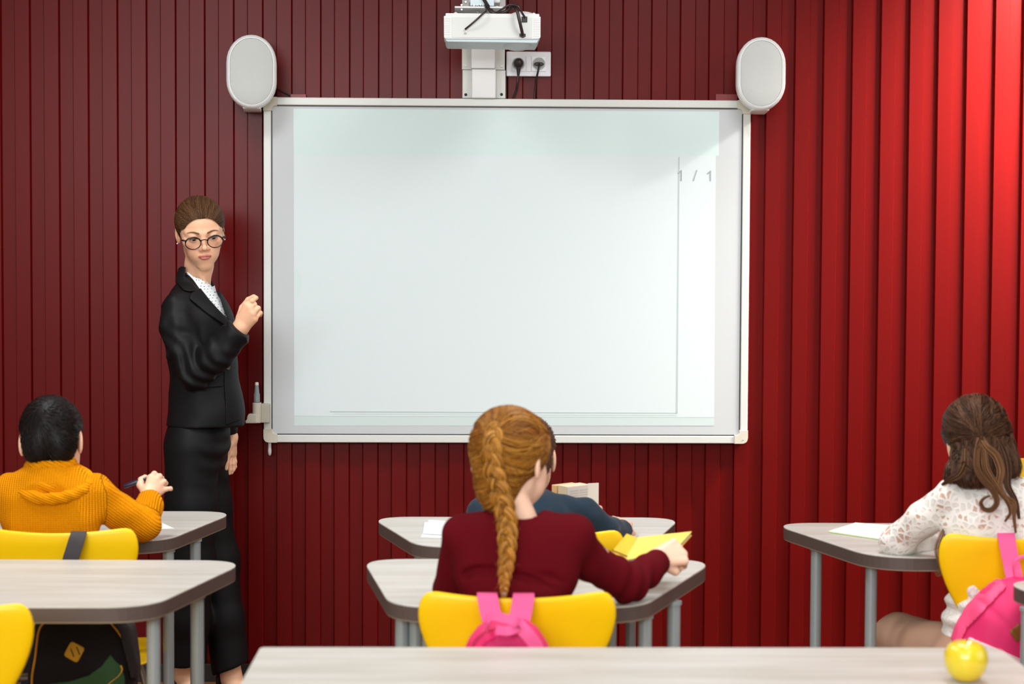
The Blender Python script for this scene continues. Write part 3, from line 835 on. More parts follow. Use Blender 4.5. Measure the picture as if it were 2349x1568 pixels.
def join_vq(parts):
    V = []; Q = []; k = 0
    for v, q_ in parts: V.append(v); Q.append(q_ + k); k += len(v)
    return np.concatenate(V), np.concatenate(Q)
def W(px, py, y): return tuple(PY(px, py, y))
def eyeball(root, c, R, look, r=.0124, iris=(86, 62, 44)):
    """eyeball as its own mesh with iris ring; look = direction in head frame"""
    look = Vector(look).normalized(); mb = MB(); rs = []
    z = look; x = z.orthogonal().normalized(); y = z.cross(x)
    ts = [0.02, .12, .26, .28, .48, .50, .8, 1.2, 1.7, 2.3, 3.0]
    for t in ts:
        rs.append([(x * math.cos(a) + y * math.sin(a)) * math.sin(t) * r + z * math.cos(t) * r for a in [2 * PI * k / 20 for k in range(20)]])
    Rm = Matrix(R.tolist())
    rs = [[Vector(c) + Rm @ p for p in g_] for g_ in rs]
    mb.rings(rs)
    o = mb.build('eyeball', mat('eye_white', (226, 220, 214), .15, spec=.7), root, smooth=180)
    o.data.materials.append(mat('iris_brown', iris, .15, spec=.7)); o.data.materials.append(mat('pupil_black', (10, 8, 8), .1, spec=.8))
    for p in o.data.polygons:
        dd = (Vector(p.center) - Vector(c)).normalized().angle(Rm @ look)
        p.material_index = 2 if dd < .27 else (1 if dd < .49 else 0)
    o.matrix_parent_inverse = Matrix.Translation(-Vector(root.location))
    return o
# ------------------------------------------------------------------ the teacher
TY = 5.88
def T(px, py, dy=0): return W(px, py, TY + dy)
teach = empty('person', (PY(462, 1200, TY).x, TY, 0), 0, 'woman in black trouser suit and glasses standing left of the whiteboard, one hand raised', 'person')
hc = np.array(T(460, 532)); hR = rotm(13, 13, 5.5); hS = 1.0
def hloc(P): return ((P - hc.astype(np.float32)) @ hR.astype(np.float32)) / hS
HF = head_fn()
neck_lo = T(452, 655, .035)
def t_headneck(P):
    d = HF(hloc(P)) * hS
    nk = chain(P, [tuple(hc + hR @ np.array([0, .022, -.045])), T(457, 606, .022), neck_lo], [.046, .0425, .043], .02)
    # throat cords
    nk = smin(nk, cap(P, tuple(hc + hR @ np.array([-.045, .01, -.06])), T(470, 650, -.015), .010, .009), .012)
    return smin(d, nk, .018)
def t_hand(P): return TH(P)
wr = T(550, 748, -.215)
TH = hand_fn(wr, [T(565, 699, -.228), T(573.5, 706, -.236), T(579.5, 719, -.238), T(583.5, 732, -.232)],
             [[T(578, 690, -.232), T(586.5, 683.5, -.222), T(589, 683, -.210)],
              [T(583.5, 698, -.226), T(585, 701, -.205), T(576, 706, -.198)],
              [T(592.5, 706.5, -.226), T(593, 711, -.206), T(584, 716, -.198)],
              [T(597.5, 717.5, -.222), T(597, 722, -.205), T(590, 726, -.200)]],
             [T(551, 728, -.212), T(557, 706, -.195), T(570, 688, -.200), T(582, 681, -.208)], 1.0, .0082)
wl = T(529, 1008, .07)
TH2 = hand_fn(wl, [T(524, 1040, .045), T(529, 1042, .062), T(533, 1041, .080), T(536, 1038, .097)],
              [[T(520, 1060, .035), T(519, 1074, .035)], [T(527, 1064, .055), T(528, 1077, .056), T(526, 1085, .056)],
               [T(535, 1063, .072), T(535, 1076, .072), T(531, 1084, .07)], [T(539, 1058, .09), T(539, 1070, .088), T(536, 1078, .085)]],
              [T(525, 1018, .045), T(519, 1036, .03), T(517, 1052, .03)], 1.0, .0085)
# torso, arms and legs joints
JN = T(452, 640, .02); JSR = T(407, 706, -.115); JSL = T(474, 702, .135)
JER = T(447, 856, -.175); JWR = T(552, 752, -.215); JEL = T(505, 850, .15); JWL = T(529, 1000, .08)
HIPN = T(445, 1040, -.07); HIPF = T(473, 1040, .07); KNN = T(441, 1290, -.075); KNF = T(497, 1275, .06); ANN = T(424, 1548, -.04); ANF = T(531, 1556, .03)
def t_body(P):
    d = cap(P, np.array(JSR) + [.01, .02, -.01], np.array(JSL) + [0, -.02, -.01], .026)
    d = smin(d, ell(P, T(445, 760, 0), (.070, .105, .125)), .03)
    d = smin(d, chain(P, [T(457, 606, .022), T(450, 665, .03)], [.038, .038]), .03)
    d = smin(d, ell(P, T(462, 880, 0), (.072, .095, .14)), .05)
    d = smin(d, ell(P, T(455, 1000, 0), (.085, .125, .11)), .05)
    d = smin(d, chain(P, [JSR, JER, JWR], [.034, .033, .025], .01), .02)
    d = smin(d, chain(P, [JSL, JEL, JWL], [.034, .032, .025], .01), .02)
    d = smin(d, chain(P, [HIPN, KNN, ANN], [.070, .050, .034], .02), .03)
    d = smin(d, chain(P, [HIPF, KNF, ANF], [.070, .050, .034], .02), .03)
    # feet in heels
    for an, dx in ((ANN, 1), (ANF, 1)):
        a = np.array(an)
        d = smin(d, chain(P, [tuple(a), tuple(a + [.03, -.035, -.045]), tuple(a + [.075, -.085, -.105])], [.033, .032, .024], .01), .015)
        d = smin(d, cap(P, tuple(a + [-.022, .018, -.03]), tuple(a + [.02, -.02, -.06]), .026, .022), .015)
    return d
parts = [nets(t_headneck, hc + [-.125, -.14, -.20], hc + [.125, .135, .145], .0016)]
parts.append(nets(lambda P: smin(TH(P), cap(P, JWR, tuple(np.array(JWR) + (np.array(JER) - np.array(JWR)) * .3), .0235, .027), .012), *bounds([wr, T(597, 717, -.22), T(589, 680, -.2), T(530, 775, -.2)], .035), .0013))
parts.append(nets(lambda P: smin(TH2(P), cap(P, JWL, wl, .024, .021), .012), *bounds([wl, T(529, 1090, .06), JWL], .035), .0016))
parts.append(nets(lambda P: np.maximum(t_body(P), -smin(TH(P) - .02, TH2(P) - .02, .01)) , np.array(T(360, 1660, 0)) * [1, 0, 0] + [-.08, TY - .36, -.0], np.array(T(620, 600, 0)) * [1, 0, 0] + [.1, TY + .3, 1.46], .006))
V, Q = join_vq(parts)
t_b = npmesh('body', V, Q, m_skin, teach, skin_cols(V, (hc, hR)), relax=0)
for sx in (-1, 1):
    ce = hc + hR @ np.array([sx * .031, -.0785, -.0005])
    eyeball(teach, ce, hR, (.16, -1, -.46), .0128)
# lashes
lash = MB()
for sx in (-1, 1):
    pts = []
    for k in range(9):
        u = -1 + k / 4; x = .0312 * sx + u * .0138; z = .0010 - .0030 * u * u
        pts.append(hc + hR @ np.array([x, -.0925 + .0030 * u * u + .001 * 0, z - .0005]))
    lash.tube(pts, [.0002, .0007, .0010, .0011, .0011, .0011, .0010, .0007, .0002], 5)
put(lash.build('eyelashes', mat('lash_black', (24, 16, 14), .6), smooth=180), teach)

# jacket
def tri(d, P, amp, wl, seed): return d + wob(P, amp, wl, seed)
def sleeveR(P):
    d = chain(P, [JSR, T(408, 750, -.14), T(423, 805, -.16), JER, T(500, 812, -.205), T(545, 760, -.215)], [.050, .053, .051, .050, .049, .047], .02)
    e = np.exp(-(nrm(P - A(*JER)) / .12) ** 2)
    t = P @ A(*(np.array([.8, 0, .62])))
    w = P @ A(.62, .3, -.72)
    d = d + .0055 * e * np.sin(t * 2 * PI / .042 + 2.2 * np.sin(w * 40)) + wob(P, .0015, .05, 3)
    return d
def cuff_cut(P): return plane(P, T(553, 757, -.215), np.array(T(575, 735, -.22)) - np.array(T(548, 766, -.215)))
def torso_j(P):
    d = ell(P, T(445, 745, .0), (.098, .140, .150))
    d = smin(d, cap(P, np.array(JSR) + [.012, .02, .0], np.array(JSL) + [-.0, -.02, -.0], .050), .05)
    d = smin(d, chain(P, [T(450, 655, .02), T(450, 695, .01)], [.052, .075], .02), .04)
    d = smin(d, ell(P, T(478, 745, -.03), (.075, .10, .085)), .04)
    d = smin(d, ell(P, T(467, 850, .0), (.108, .130, .20)), .05)
    d = smin(d, ell(P, T(466, 990, .0), (.118, .150, .20)), .05)
    d = smin(d, ell(P, T(500, 955, -.02), (.080, .11, .13)), .04)
    d = smax(d, plane(P, T(470, 974, 0), (0, 0, -1)), .004)
    return d
V_CUT = [(424, 628), (438, 641), (462, 668), (495, 704), (527, 742), (537, 742), (520, 700), (505, 668), (497, 652), (492, 640), (470, 600), (430, 600)]
def jacket(P):
    tor = torso_j(P) + wob(P, .0016, .10, 8)
    slr = smax(sleeveR(P), cuff_cut(P), .004)
    sll = chain(P, [JSL, JEL, T(520, 985, .08)], [.060, .050, .036], .02)
    sll = smax(sll, plane(P, T(528, 1000, .08), (0, 0, -1)), .004)
    d = smin(tor, slr, .016); d = smin(d, sll, .02)
    # hollow neck and the V of the front
    cut = np.maximum(pxpoly(P, V_CUT, TY - .08), P[..., 1] - (TY + .045))
    d = smax(d, -cut, .003)
    # opening below the button, between the two fronts
    return d
m_suit = mat('black_suiting', (12, 12, 14), .6, spec=.25, bump=('noise', (900, 900, 900), .15, .0005))
lo = np.array([T(350, 900)[0], TY - .31, T(400, 1010)[2]]); hi = np.array([T(590, 900)[0], TY + .26, T(400, 600)[2]])
field('jacket', jacket, lo, hi, .0036, m_suit, teach)
def shell(fn, region, out=.004, inn=.003, k=.002):
    def g_(P):
        s = fn(P); return smax(smax(s - out, -(s + inn), k), region(P), k)
    return g_
near = lambda P, y: P[..., 1] - y
# near lapel, notch and collar, far lapel
LAP = [(417, 664), (441, 667), (452, 661), (462, 668), (495, 704), (527, 741), (519, 753), (480, 722), (447, 697), (438, 677)]
LAP = [(440, 672), (450, 664), (457, 661), (478, 686), (502, 712), (528, 742), (521, 752), (505, 738), (475, 716), (438, 684)]
COLL = [(404, 616), (412, 610), (424, 612), (426, 634), (440, 643), (460, 665), (450, 668), (432, 666), (402, 646)]
def jm(P): return smin(torso_j(P), smax(sleeveR(P), cuff_cut(P), .004), .016)
def lapf(P):
    s = torso_j(P); return smax(smax(s - .007, -(s + .002), .002), np.maximum(pxpoly(P, LAP, TY - .11), near(P, TY - .02)), .002)
field('lapel', lapf, np.array([T(425, 760)[0], TY - .22, T(0, 760)[2]]), np.array([T(540, 0)[0], TY + .05, T(0, 650)[2]]), .0022, m_suit, teach)
def collf(P):
    c0 = chain(P, [T(452, 612, .045), T(452, 655, .02)], [.062, .082], .01)
    s = smin(c0, torso_j(P), .02)
    c = smax(smax(s - .006, -(s - .0005), .002), np.maximum(pxpoly(P, COLL, TY - .05), near(P, TY + .08)), .002)
    return c
field('collar', collf, np.array([T(395, 760)[0], TY - .2, T(0, 675)[2]]), np.array([T(470, 0)[0], TY + .12, T(0, 605)[2]]), .0022, m_suit, teach)
LAP2 = [(494, 646), (500, 650), (512, 668), (524, 692), (538, 730), (538, 742), (532, 742), (519, 712), (503, 674), (493, 655)]
def lap2(P):
    s = torso_j(P); return smax(smax(s - .005, -(s + .016), .002), np.maximum(pxpoly(P, LAP2, TY - .03), near(P, TY + .12)), .002)
field('lapel', lap2, np.array([T(485, 760)[0], TY - .2, T(0, 750)[2]]), np.array([T(550, 0)[0], TY + .13, T(0, 640)[2]]), .0022, m_suit, teach)
FLAP = [(458, 884), (512, 859), (513.5, 887), (470, 890)]
def flapf(P):
    s = torso_j(P); return smax(smax(s - .0045, -(s + .003), .0015), np.maximum(pxpoly(P, FLAP, TY - .14), near(P, TY)), .0015)
field('pocket_flap', flapf, np.array([T(450, 760)[0], TY - .22, T(0, 897)[2]]), np.array([T(520, 0)[0], TY + .02, T(0, 852)[2]]), .002, m_suit, teach)
FRONT = [(511, 800), (514, 880), (519, 925), (521, 974), (532, 970), (548, 966), (557, 950), (561, 935), (556, 890), (550, 850), (547, 800)]
def frontf(P):
    s = torso_j(P); return smax(smax(s - .0028, -(s + .003), .0015), np.maximum(pxpoly(P, FRONT, TY - .10), near(P, TY + .03)), .0015)
field('front_panel', frontf, np.array([T(505, 760)[0], TY - .22, T(0, 980)[2]]), np.array([T(572, 0)[0], TY + .05, T(0, 790)[2]]), .0022, m_suit, teach)
# button on the front
bt_ = Vector(T(540.5, 841, -.10)); g0 = hug(torso_j, np.array([[bt_.x, bt_.y, bt_.z]]), .004, 4)[0]; gn = grad(torso_j, g0[None])[0]
bo = MB().lathe([(.0005, .002), (.003, .0022), (.0035, .004), (.0088, .004), (.0095, .0025), (.0095, 0)], (0, 0, 0), 20).build('button', mat('horn_button', (66, 56, 52), .3, spec=.6), smooth=50)
q0 = Vector((gn[0], gn[1], gn[2])).to_track_quat('Z', 'Y'); bo.data.transform(Matrix.Translation(Vector(g0.tolist())) @ q0.to_matrix().to_4x4()); put(bo, teach)
# blouse
BL = [(425, 622), (441, 633.5), (458, 640), (472, 646), (478, 653), (481.5, 660), (484, 652), (485, 643), (492, 648), (502, 668), (530, 732), (540, 762), (415, 762)]
def blouse(P):
    d = torso_j(P) + .008
    nk = chain(P, [T(457, 606, .022), neck_lo], [.0490, .054], .02)
    d = smin(d, nk, .02)
    d = smax(d, np.maximum(pxpoly(P, BL, TY - .05), near(P, TY + .10)), .0015)
    return smax(d, -(smin(torso_j(P) + .016, chain(P, [T(457, 606, .022), neck_lo], [.044, .050], .02), .02)), .002)
def dotmat():
    m = mat('polka_blouse', (226, 232, 232), .6, spec=.3); nt = m.node_tree; b = nt.nodes['Principled BSDF']
    tc = nt.nodes.new('ShaderNodeTexCoord'); mp = nt.nodes.new('ShaderNodeMapping'); mp.inputs['Scale'].default_value = (105, 0, 105); mp.inputs['Location'].default_value = (0, .1, 0)
    v = nt.nodes.new('ShaderNodeTexVoronoi'); v.inputs['Scale'].default_value = 1; v.inputs['Randomness'].default_value = .25; v.voronoi_dimensions = '3D'
    r = nt.nodes.new('ShaderNodeValToRGB'); r.color_ramp.elements[0].color = lin((52, 56, 66)); r.color_ramp.elements[1].color = lin((228, 234, 234))
    r.color_ramp.elements[0].position = .13; r.color_ramp.elements[1].position = .18
    nt.links.new(tc.outputs['Object'], mp.inputs[0]); nt.links.new(mp.outputs[0], v.inputs['Vector']); nt.links.new(v.outputs['Distance'], r.inputs[0]); nt.links.new(r.outputs[0], b.inputs['Base Color'])
    return m
field('blouse', blouse, np.array([T(415, 770)[0], TY - .22, T(0, 768)[2]]), np.array([T(545, 0)[0], TY + .13, T(0, 615)[2]]), .0025, dotmat(), teach)

# trousers
def trousers(P):
    hips = ell(P, T(455, 1005, 0), (.104, .14, .13))
    n_ = chain(P, [T(440, 1030, -.065), T(440, 1160, -.072), KNN, T(434, 1420, -.06), T(430, 1535, -.045)], [.088, .080, .070, .064, .062], .03)
    f_ = chain(P, [T(470, 1030, .065), T(478, 1160, .066), T(497, 1285, .06), T(515, 1420, .045), T(534, 1560, .03)], [.080, .074, .070, .062, .062], .03)
    n_ = smax(n_, plane(P, T(428, 1522, -.04), (0, 0, -1)), .003)
    f_ = smax(f_, plane(P, T(534, 1528, .03), (.42, 0, -1)), .003)
    d = smin(hips, n_, .03); d = smin(d, f_, .022)
    d = smax(d, plane(P, T(455, 962, 0), (0, 0, 1)), .005)
    fold = np.exp(-((P[..., 2] - T(0, 1035)[2]) / .09) ** 2) * np.clip((P[..., 0] - T(455, 1000)[0]) / .06, 0, 1)
    w = P @ A(.55, -.2, .85)
    d = d + .0028 * fold * np.sin(w * 2 * PI / .05) + wob(P, .002, .14, 11, sq=(1, 1, .4))
    # pressed crease
    return d
field('trousers', trousers, np.array([T(355, 900)[0], TY - .20, T(0, 1570)[2]]), np.array([T(600, 900)[0], TY + .20, T(0, 955)[2]]), .0055, mat('black_trouser_cloth', (9, 9, 11), .6, spec=.25), teach)
a1 = np.array(ANN); a2 = np.array(ANF)
def one_shoe(k):
    a = np.array((ANN, ANF)[k])
    def f(P):
        d = chain(P, [tuple(a + [-.020, .018, -.006]), tuple(a + [-.012, .012, -.040]), tuple(a + [.03, -.035, -.066]), tuple(a + [.075, -.085, a[2] * -1 + .028]), tuple(a + [.105, -.118, -a[2] + .018])], [.034, .038, .034, .032, .017], .015)
        d = smax(d, -chain(P, [tuple(a + [.028, -.020, .03]), tuple(a + [.07, -.072, -.048])], [.040, .030]), .005)
        d = smin(d, cap(P, tuple(a + [-.022, .025, -.045]), (a[0] - .022, a[1] + .025, .007), .013, .007), .015)
        return np.maximum(d, .001 - P[..., 2])
    return f
for k in (0, 1):
    a = np.array((ANN, ANF)[k])
    field('shoe', one_shoe(k), [a[0] - .08, a[1] - .17, -.005], [a[0] + .16, a[1] + .08, a[2] + .05], .003, mat('black_shoe_leather', (14, 13, 14), .35), teach)

# glasses
m_gl = mat('black_acetate', (16, 14, 15), .25, spec=.6)
gl = MB(); gls = []
def hp(x, y, z): return hc + hR @ np.array([x, y, z])
for sx in (-1, 1):
    P = []
    for k in range(33):
        t = 2 * PI * k / 32; x = .0245 * math.cos(t); z = .0200 * math.sin(t) * (1.0 if math.sin(t) < 0 else .90)
        if math.sin(t) > 0: z += .0012 * abs(math.cos(t))
        P.append(hp(sx * .0348 + x, -.1065 + .10 * (abs(sx * .0348 + x) - .0335) ** 1 * .25, -.0105 + z))
    gl.tube(P, .0017, 8)
    # thicker brow bar
    B = []
    for k in range(11):
        t = PI * (.06 + .88 * k / 10); x = .0247 * math.cos(t); z = .0185 * math.sin(t)
        B.append(hp(sx * .0348 + x, -.1068 + .025 * (abs(sx * .0348 + x) - .0335), -.0102 + z))
    gl.tube(B, .0026, 8)
    gl.tube([hp(sx * .0575, -.1045, -.0015), hp(sx * .0635, -.1020, .0000), hp(sx * .0685, -.0955, -.0004)], [.0026, .0030, .0022], 8)
    gls.append([hp(sx * .0685, -.0955, -.0004), hp(sx * .0705, -.06, .001), hp(sx * .0725, -.005, .004), hp(sx * .0715, .016, .002)])
gl.tube([hp(-.0105, -.1068, -.0050), hp(-.006, -.1085, -.0022), hp(0, -.109, -.0014), hp(.006, -.1085, -.0022), hp(.0105, -.1068, -.0050)], .0016, 8)
glo = put(gl.build('glasses', m_gl, smooth=180), teach)
for P in gls:
    o = MB().tube(catmull(P, 4), .0014, 6).build('temple', m_gl, glo, smooth=180)
mg = bpy.data.materials.new('spectacle_glass'); mg.use_nodes = True; nt = mg.node_tree; nt.nodes.clear()
out = nt.nodes.new('ShaderNodeOutputMaterial'); tr = nt.nodes.new('ShaderNodeBsdfTransparent'); gs = nt.nodes.new('ShaderNodeBsdfGlossy'); gs.inputs['Roughness'].default_value = .05
mx = nt.nodes.new('ShaderNodeMixShader'); mx.inputs[0].default_value = .012; nt.links.new(tr.outputs[0], mx.inputs[1]); nt.links.new(gs.outputs[0], mx.inputs[2]); nt.links.new(mx.outputs[0], out.inputs[0])
for sx in (-1, 1):
    f_ = [hp(sx * .0348 + .0242 * math.cos(t), -.1066, -.0108 + .0190 * math.sin(t)) for t in [2 * PI * k / 28 for k in range(28)]]
    b_ = [hp(sx * .0348 + .0242 * math.cos(t), -.1054, -.0108 + .0190 * math.sin(t)) for t in [2 * PI * k / 28 for k in range(28)]]
    o = MB().rings([f_, b_]).build('lens', mg, glo)
for sx in (-1, 1):
    c_ = hp(sx * .0765, .008, -.033); put(MB().lathe([(.0005, -.0025), (.002, -.0018), (.0026, 0), (.002, .0018), (.0005, .0025)], c_, 10).build('earring', mat('pearl', (240, 236, 228), .15, spec=.8), smooth=180), teach)

# hair pulled back in a low bun
def t_hair(P, full=False):
    q_ = hloc(P); X = q_.copy(); X[..., 0] = np.abs(X[..., 0])
    d = ell(q_, (0, .022, .032), (.0765, .0945, .0810))
    d = smin(d, ell(q_, (0, -.014, .040), (.0725, .077, .066)), .02)
    if full: return smin(d, ell(q_, (0, .115, -.005), (.036, .032, .034)), .012)
    # hairline: keep what lies above/behind this face region
    u = np.abs(q_[..., 0]) - (.0555 - .040); v = np.abs(q_[..., 2] + .060) - (.1205 - .040)
    face = np.sqrt(np.maximum(u, 0) ** 2 + np.maximum(v, 0) ** 2) + np.minimum(np.maximum(u, v), 0) - .040
    face = np.maximum(face, q_[..., 1] + .020)
    d = smax(d, -face, .004)
    d = smax(d, -ell(X, (.086, -.01, -.03), (.03, .03, .045)), .006)
    d = smax(d, -plane(q_, (0, .0, -.045), (0, .35, 1)), .01)
    bun = ell(q_, (0, .115, -.005), (.036, .032, .034))
    return smin(d, bun, .012)
def groove(P):
    q_ = hloc(P); a = np.arctan2(q_[..., 0], q_[..., 2] - .0)
    return t_hair(P)
hairc = [(62, 38, 24), (78, 50, 30), (98, 68, 42), (122, 90, 60)]
def haircols(n, cols, seed):
    rs = np.random.RandomState(seed); k = rs.randint(0, len(cols), n); t = rs.uniform(0, 1, n)[:, None]; k2 = rs.randint(0, len(cols), n)
    C = np.array([L3(c) for c in cols]); return C[k] * t + C[k2] * (1 - t)
def t_hcol(V):
    q_ = (V - hc) @ hR; a = np.arctan2(q_[:, 0], q_[:, 2])
    t = .5 + .5 * np.sin(a * 46 + 3 * np.sin(q_[:, 1] * 45)); t2 = .5 + .5 * np.sin(a * 23 + 1)
    lo_ = L3((62, 38, 24)); hi_ = L3((92, 62, 38)); return lo_ + (hi_ - lo_) * (t * t2)[:, None]
hair_o = field('hair', groove, hc + [-.13, -.13, -.10], hc + [.14, .17, .15], .0018, m_hair, teach, t_hcol)
# strands combed from the hairline back to the bun
rs_ = np.random.RandomState(4); N = 3400; K = 16
th = rs_.uniform(-1.50, 1.50, N); first = rs_.uniform(size=N) < .45; off = np.where(first, rs_.uniform(0, .004, N), rs_.uniform(0, .09, N))
sn, cs = np.sin(th), np.cos(th)
x0_ = (.0565 + off * .12) * np.sign(sn) * np.abs(sn) ** .7; z0_ = -.060 + (.1220 + off * .35) * np.abs(cs) ** .55; z0_ = np.maximum(z0_, -.012)
y0_ = -.085 + off + .040 * np.abs(sn) ** 3
S0 = np.stack([x0_, y0_, z0_], 1)
E0 = np.stack([rs_.normal(0, .014, N), .108 + rs_.normal(0, .006, N), rs_.normal(0, .014, N)], 1)
t = np.linspace(0, 1, K)[None, :, None]
mid = (S0 + E0) / 2; mid = mid * [1.6, 1, 1] + np.stack([.030 * sn, np.zeros(N), .050 * cs], 1)
Lc = (1 - t) ** 2 * S0[:, None] + 2 * t * (1 - t) * mid[:, None] + t ** 2 * E0[:, None]
Wd = (Lc @ hR.T + hc).astype(np.float32)
offs = rs_.uniform(.0001, .0018, N); t_hf = lambda P: t_hair(P, True)
flat = hug(t_hf, Wd.reshape(-1, 3), 0, 5).reshape(N, K, 3)
flat = flat + grad(t_hf, flat.reshape(-1, 3)).reshape(N, K, 3) * offs[:, None, None]
o = strands('combed_strands', flat, rs_.uniform(.0003, .0006, N), m_hair, None, haircols(N, hairc, 2)); o.parent = hair_o
# flyaway wisps by the ear
N = 10; K = 8; P0 = np.tile(hp(.070, .03, .012), (N, 1)) + rs_.normal(0, .004, (N, 3)); Ls = []
for i in range(N):
    d = np.array([rs_.uniform(.4, 1), rs_.uniform(-.3, .1), rs_.uniform(-.9, .5)]); l = rs_.uniform(.012, .034)
    Ls.append([P0[i] + d * l * s + np.array([0, 0, -.008 * s * s * rs_.uniform(0, 1)]) for s in np.linspace(0, 1, K)])
o = strands('wisps', np.array(Ls), .00022, m_hair, None, haircols(N, hairc, 5)); o.parent = hair_o
# ------------------------------------------------------------------ the pupils
def autohand(w, fwd, back, s=.8, curl=.9, fist=False, side=1, bend=None):
    """relaxed or closed hand at wrist w pointing along fwd, back of hand towards back"""
    w = Vector(w); f = Vector(fwd).normalized(); b = Vector(back); b = (b - f * b.dot(f)).normalized(); r = f.cross(b) * side
    def pt(a, c, d): return tuple(w + (f * a + r * c - b * d) * s)
    mc = []; ch = []
    for i in range(4):
        c = .030 - .020 * i; a = .078 - (.004 if i == 0 else 0) - .004 * abs(i - 1)
        mc.append(pt(a, c, 0)); L = (.040, .044, .041, .032)[i]; l2 = L * .62; l3 = L * .5; ang = 0; q_ = [a, 0]; seg = []
        for l, k in ((L, curl), (l2, curl * 1.15), (l3, curl * .8)):
            ang += k; q_ = [q_[0] + l * math.cos(ang), q_[1] + l * math.sin(ang)]; seg.append(pt(q_[0], c * (1 - .02 * i), q_[1]))
        ch.append(seg)
    th = [pt(.018, .022, .010), pt(.042, .042, .020), pt(.066, .044, .034), pt(.084, .034, .044)] if not fist else [pt(.018, .022, .010), pt(.042, .040, .022), pt(.062, .030, .044), pt(.064, .010, .052)]
    return hand_fn(tuple(w), mc, ch, th, s, .0088), [tuple(w)] + mc + [p for c in ch for p in c] + th
def kid(name_label, J, hc_, yaw, pitch, roll, hS_, sk, hands, hcol_brow=True, torso_r=1.0, res=.0055):
    """J: dict of joints (neck, sR, sL, eR, eL, wR, wL, hip, kR, kL, aR, aL)"""
    root = empty('person', (J['hip'][0], J['hip'][1], 0), 0, name_label, 'person')
    hcv = np.array(hc_); R_ = rotm(yaw, pitch, roll); Hf = head_fn(child=True)
    nb = J['neck']; ntop = tuple(hcv + R_ @ np.array([0, .022, -.045]) * hS_)
    def hn(P):
        q_ = ((P - hcv.astype(np.float32)) @ R_.astype(np.float32)) / hS_
        return smin(Hf(q_) * hS_, chain(P, [ntop, nb], [.033 * J.get('nk', 1), .036 * J.get('nk', 1)]), .02)
    def bd(P):
        d = cap(P, J['sR'], J['sL'], .026)
        d = smin(d, cap(P, nb, J['chest'], .028, .036), .03)
        d = smin(d, cap(P, J['chest'], J['hip'], .048, .055), .04)
        d = smin(d, chain(P, [J['sR'], J['eR'], J['wR']], [.028, .025, .0195]), .015)
        d = smin(d, chain(P, [J['sL'], J['eL'], J['wL']], [.028, .025, .0195]), .015)
        for s_ in 'RL':
            h = (J['hip'][0] + (.05 if s_ == J.get('rside', 'R') else -.05), J['hip'][1], J['hip'][2])
            d = smin(d, chain(P, [h, J['k' + s_], J['a' + s_]], [.056, .042, .028], .01), .02)
            a = np.array(J['a' + s_]); d = smin(d, cap(P, tuple(a + [0, 0, -.03]), tuple(a + [0, .10, -.045]), .026, .022), .015)
        return d
    parts = [nets(hn, hcv - .15 * hS_, hcv + .15 * hS_, .0026)]
    for (hf, pts) in hands:
        lo, hi = bounds(pts, .03); parts.append(nets(hf, lo, hi, .0019))
    allp = [J[k] for k in ('neck', 'sR', 'sL', 'eR', 'eL', 'wR', 'wL', 'hip', 'kR', 'kL', 'aR', 'aL')]
    lo, hi = bounds(allp, .14)
    parts.append(nets(bd, lo, hi, .008))
    V, Q = join_vq(parts)
    npmesh('body', V, Q, m_skin, root, skin_cols(V, (hcv, R_), sk, hS_))
    for sx in (-1, 1):
        eyeball(root, hcv + R_ @ np.array([sx * .031, -.0785, -.0005]) * hS_, R_, (0, -1, -.3), .0128 * hS_)
    return root, hcv, R_
def hair_local(P, hcv, R_, hS_): return ((P - hcv.astype(np.float32)) @ R_.astype(np.float32)) / hS_
def trousers_kid(root, J, m, r=1.0):
    def f(P):
        d = ell(P, (J['hip'][0], J['hip'][1], J['hip'][2]), (.125 * r, .085, .085))
        for s_ in 'RL':
            h = (J['hip'][0] + (.05 if s_ == J.get('rside', 'R') else -.05), J['hip'][1], J['hip'][2])
            d = smin(d, chain(P, [h, J['k' + s_], J['a' + s_]], [.070 * r, .058 * r, .043], .02), .02)
        d = smax(d, plane(P, (0, 0, min(J['aR'][2], J['aL'][2]) + .01), (0, 0, -1)), .004)
        return d + wob(P, .002, .09, 5)
    pts = [J['hip'], J['kR'], J['kL'], J['aR'], J['aL']]; lo, hi = bounds(pts, .13)
    return field('trousers', f, lo, hi, .006, m, root)
def shoes_kid(root, J, m):
    for s_ in 'RL':
        a = np.array(J['a' + s_])
        def f(P):
            d = chain(P, [(a[0], a[1] - .01, .035), (a[0], a[1] + .06, .032), (a[0], a[1] + .12, .028)], [.036, .034, .028], .01)
            d = smin(d, cap(P, tuple(a + [0, -.005, -.02]), (a[0], a[1], .05), .034), .02)
            return np.maximum(d, .002 - P[..., 2])
        field('shoe', f, [a[0] - .05, a[1] - .06, -.004], [a[0] + .05, a[1] + .17, a[2] + .03], .004, m, root)
def legs(J, hx, hy, spread=.09, knee=.26, dx=0):
    J['hip'] = (hx, hy, .53); J['kR'] = (hx + spread + dx, hy + knee, .51); J['kL'] = (hx - spread + dx, hy + knee, .51)
    J['aR'] = (hx + spread + dx, hy + knee + .0, .085); J['aL'] = (hx - spread + dx, hy + knee + .0, .085)
    return J
SKK = dict(base=(238, 190, 158), blush=(230, 150, 124), lip=(196, 110, 100), brow=(90, 60, 40))

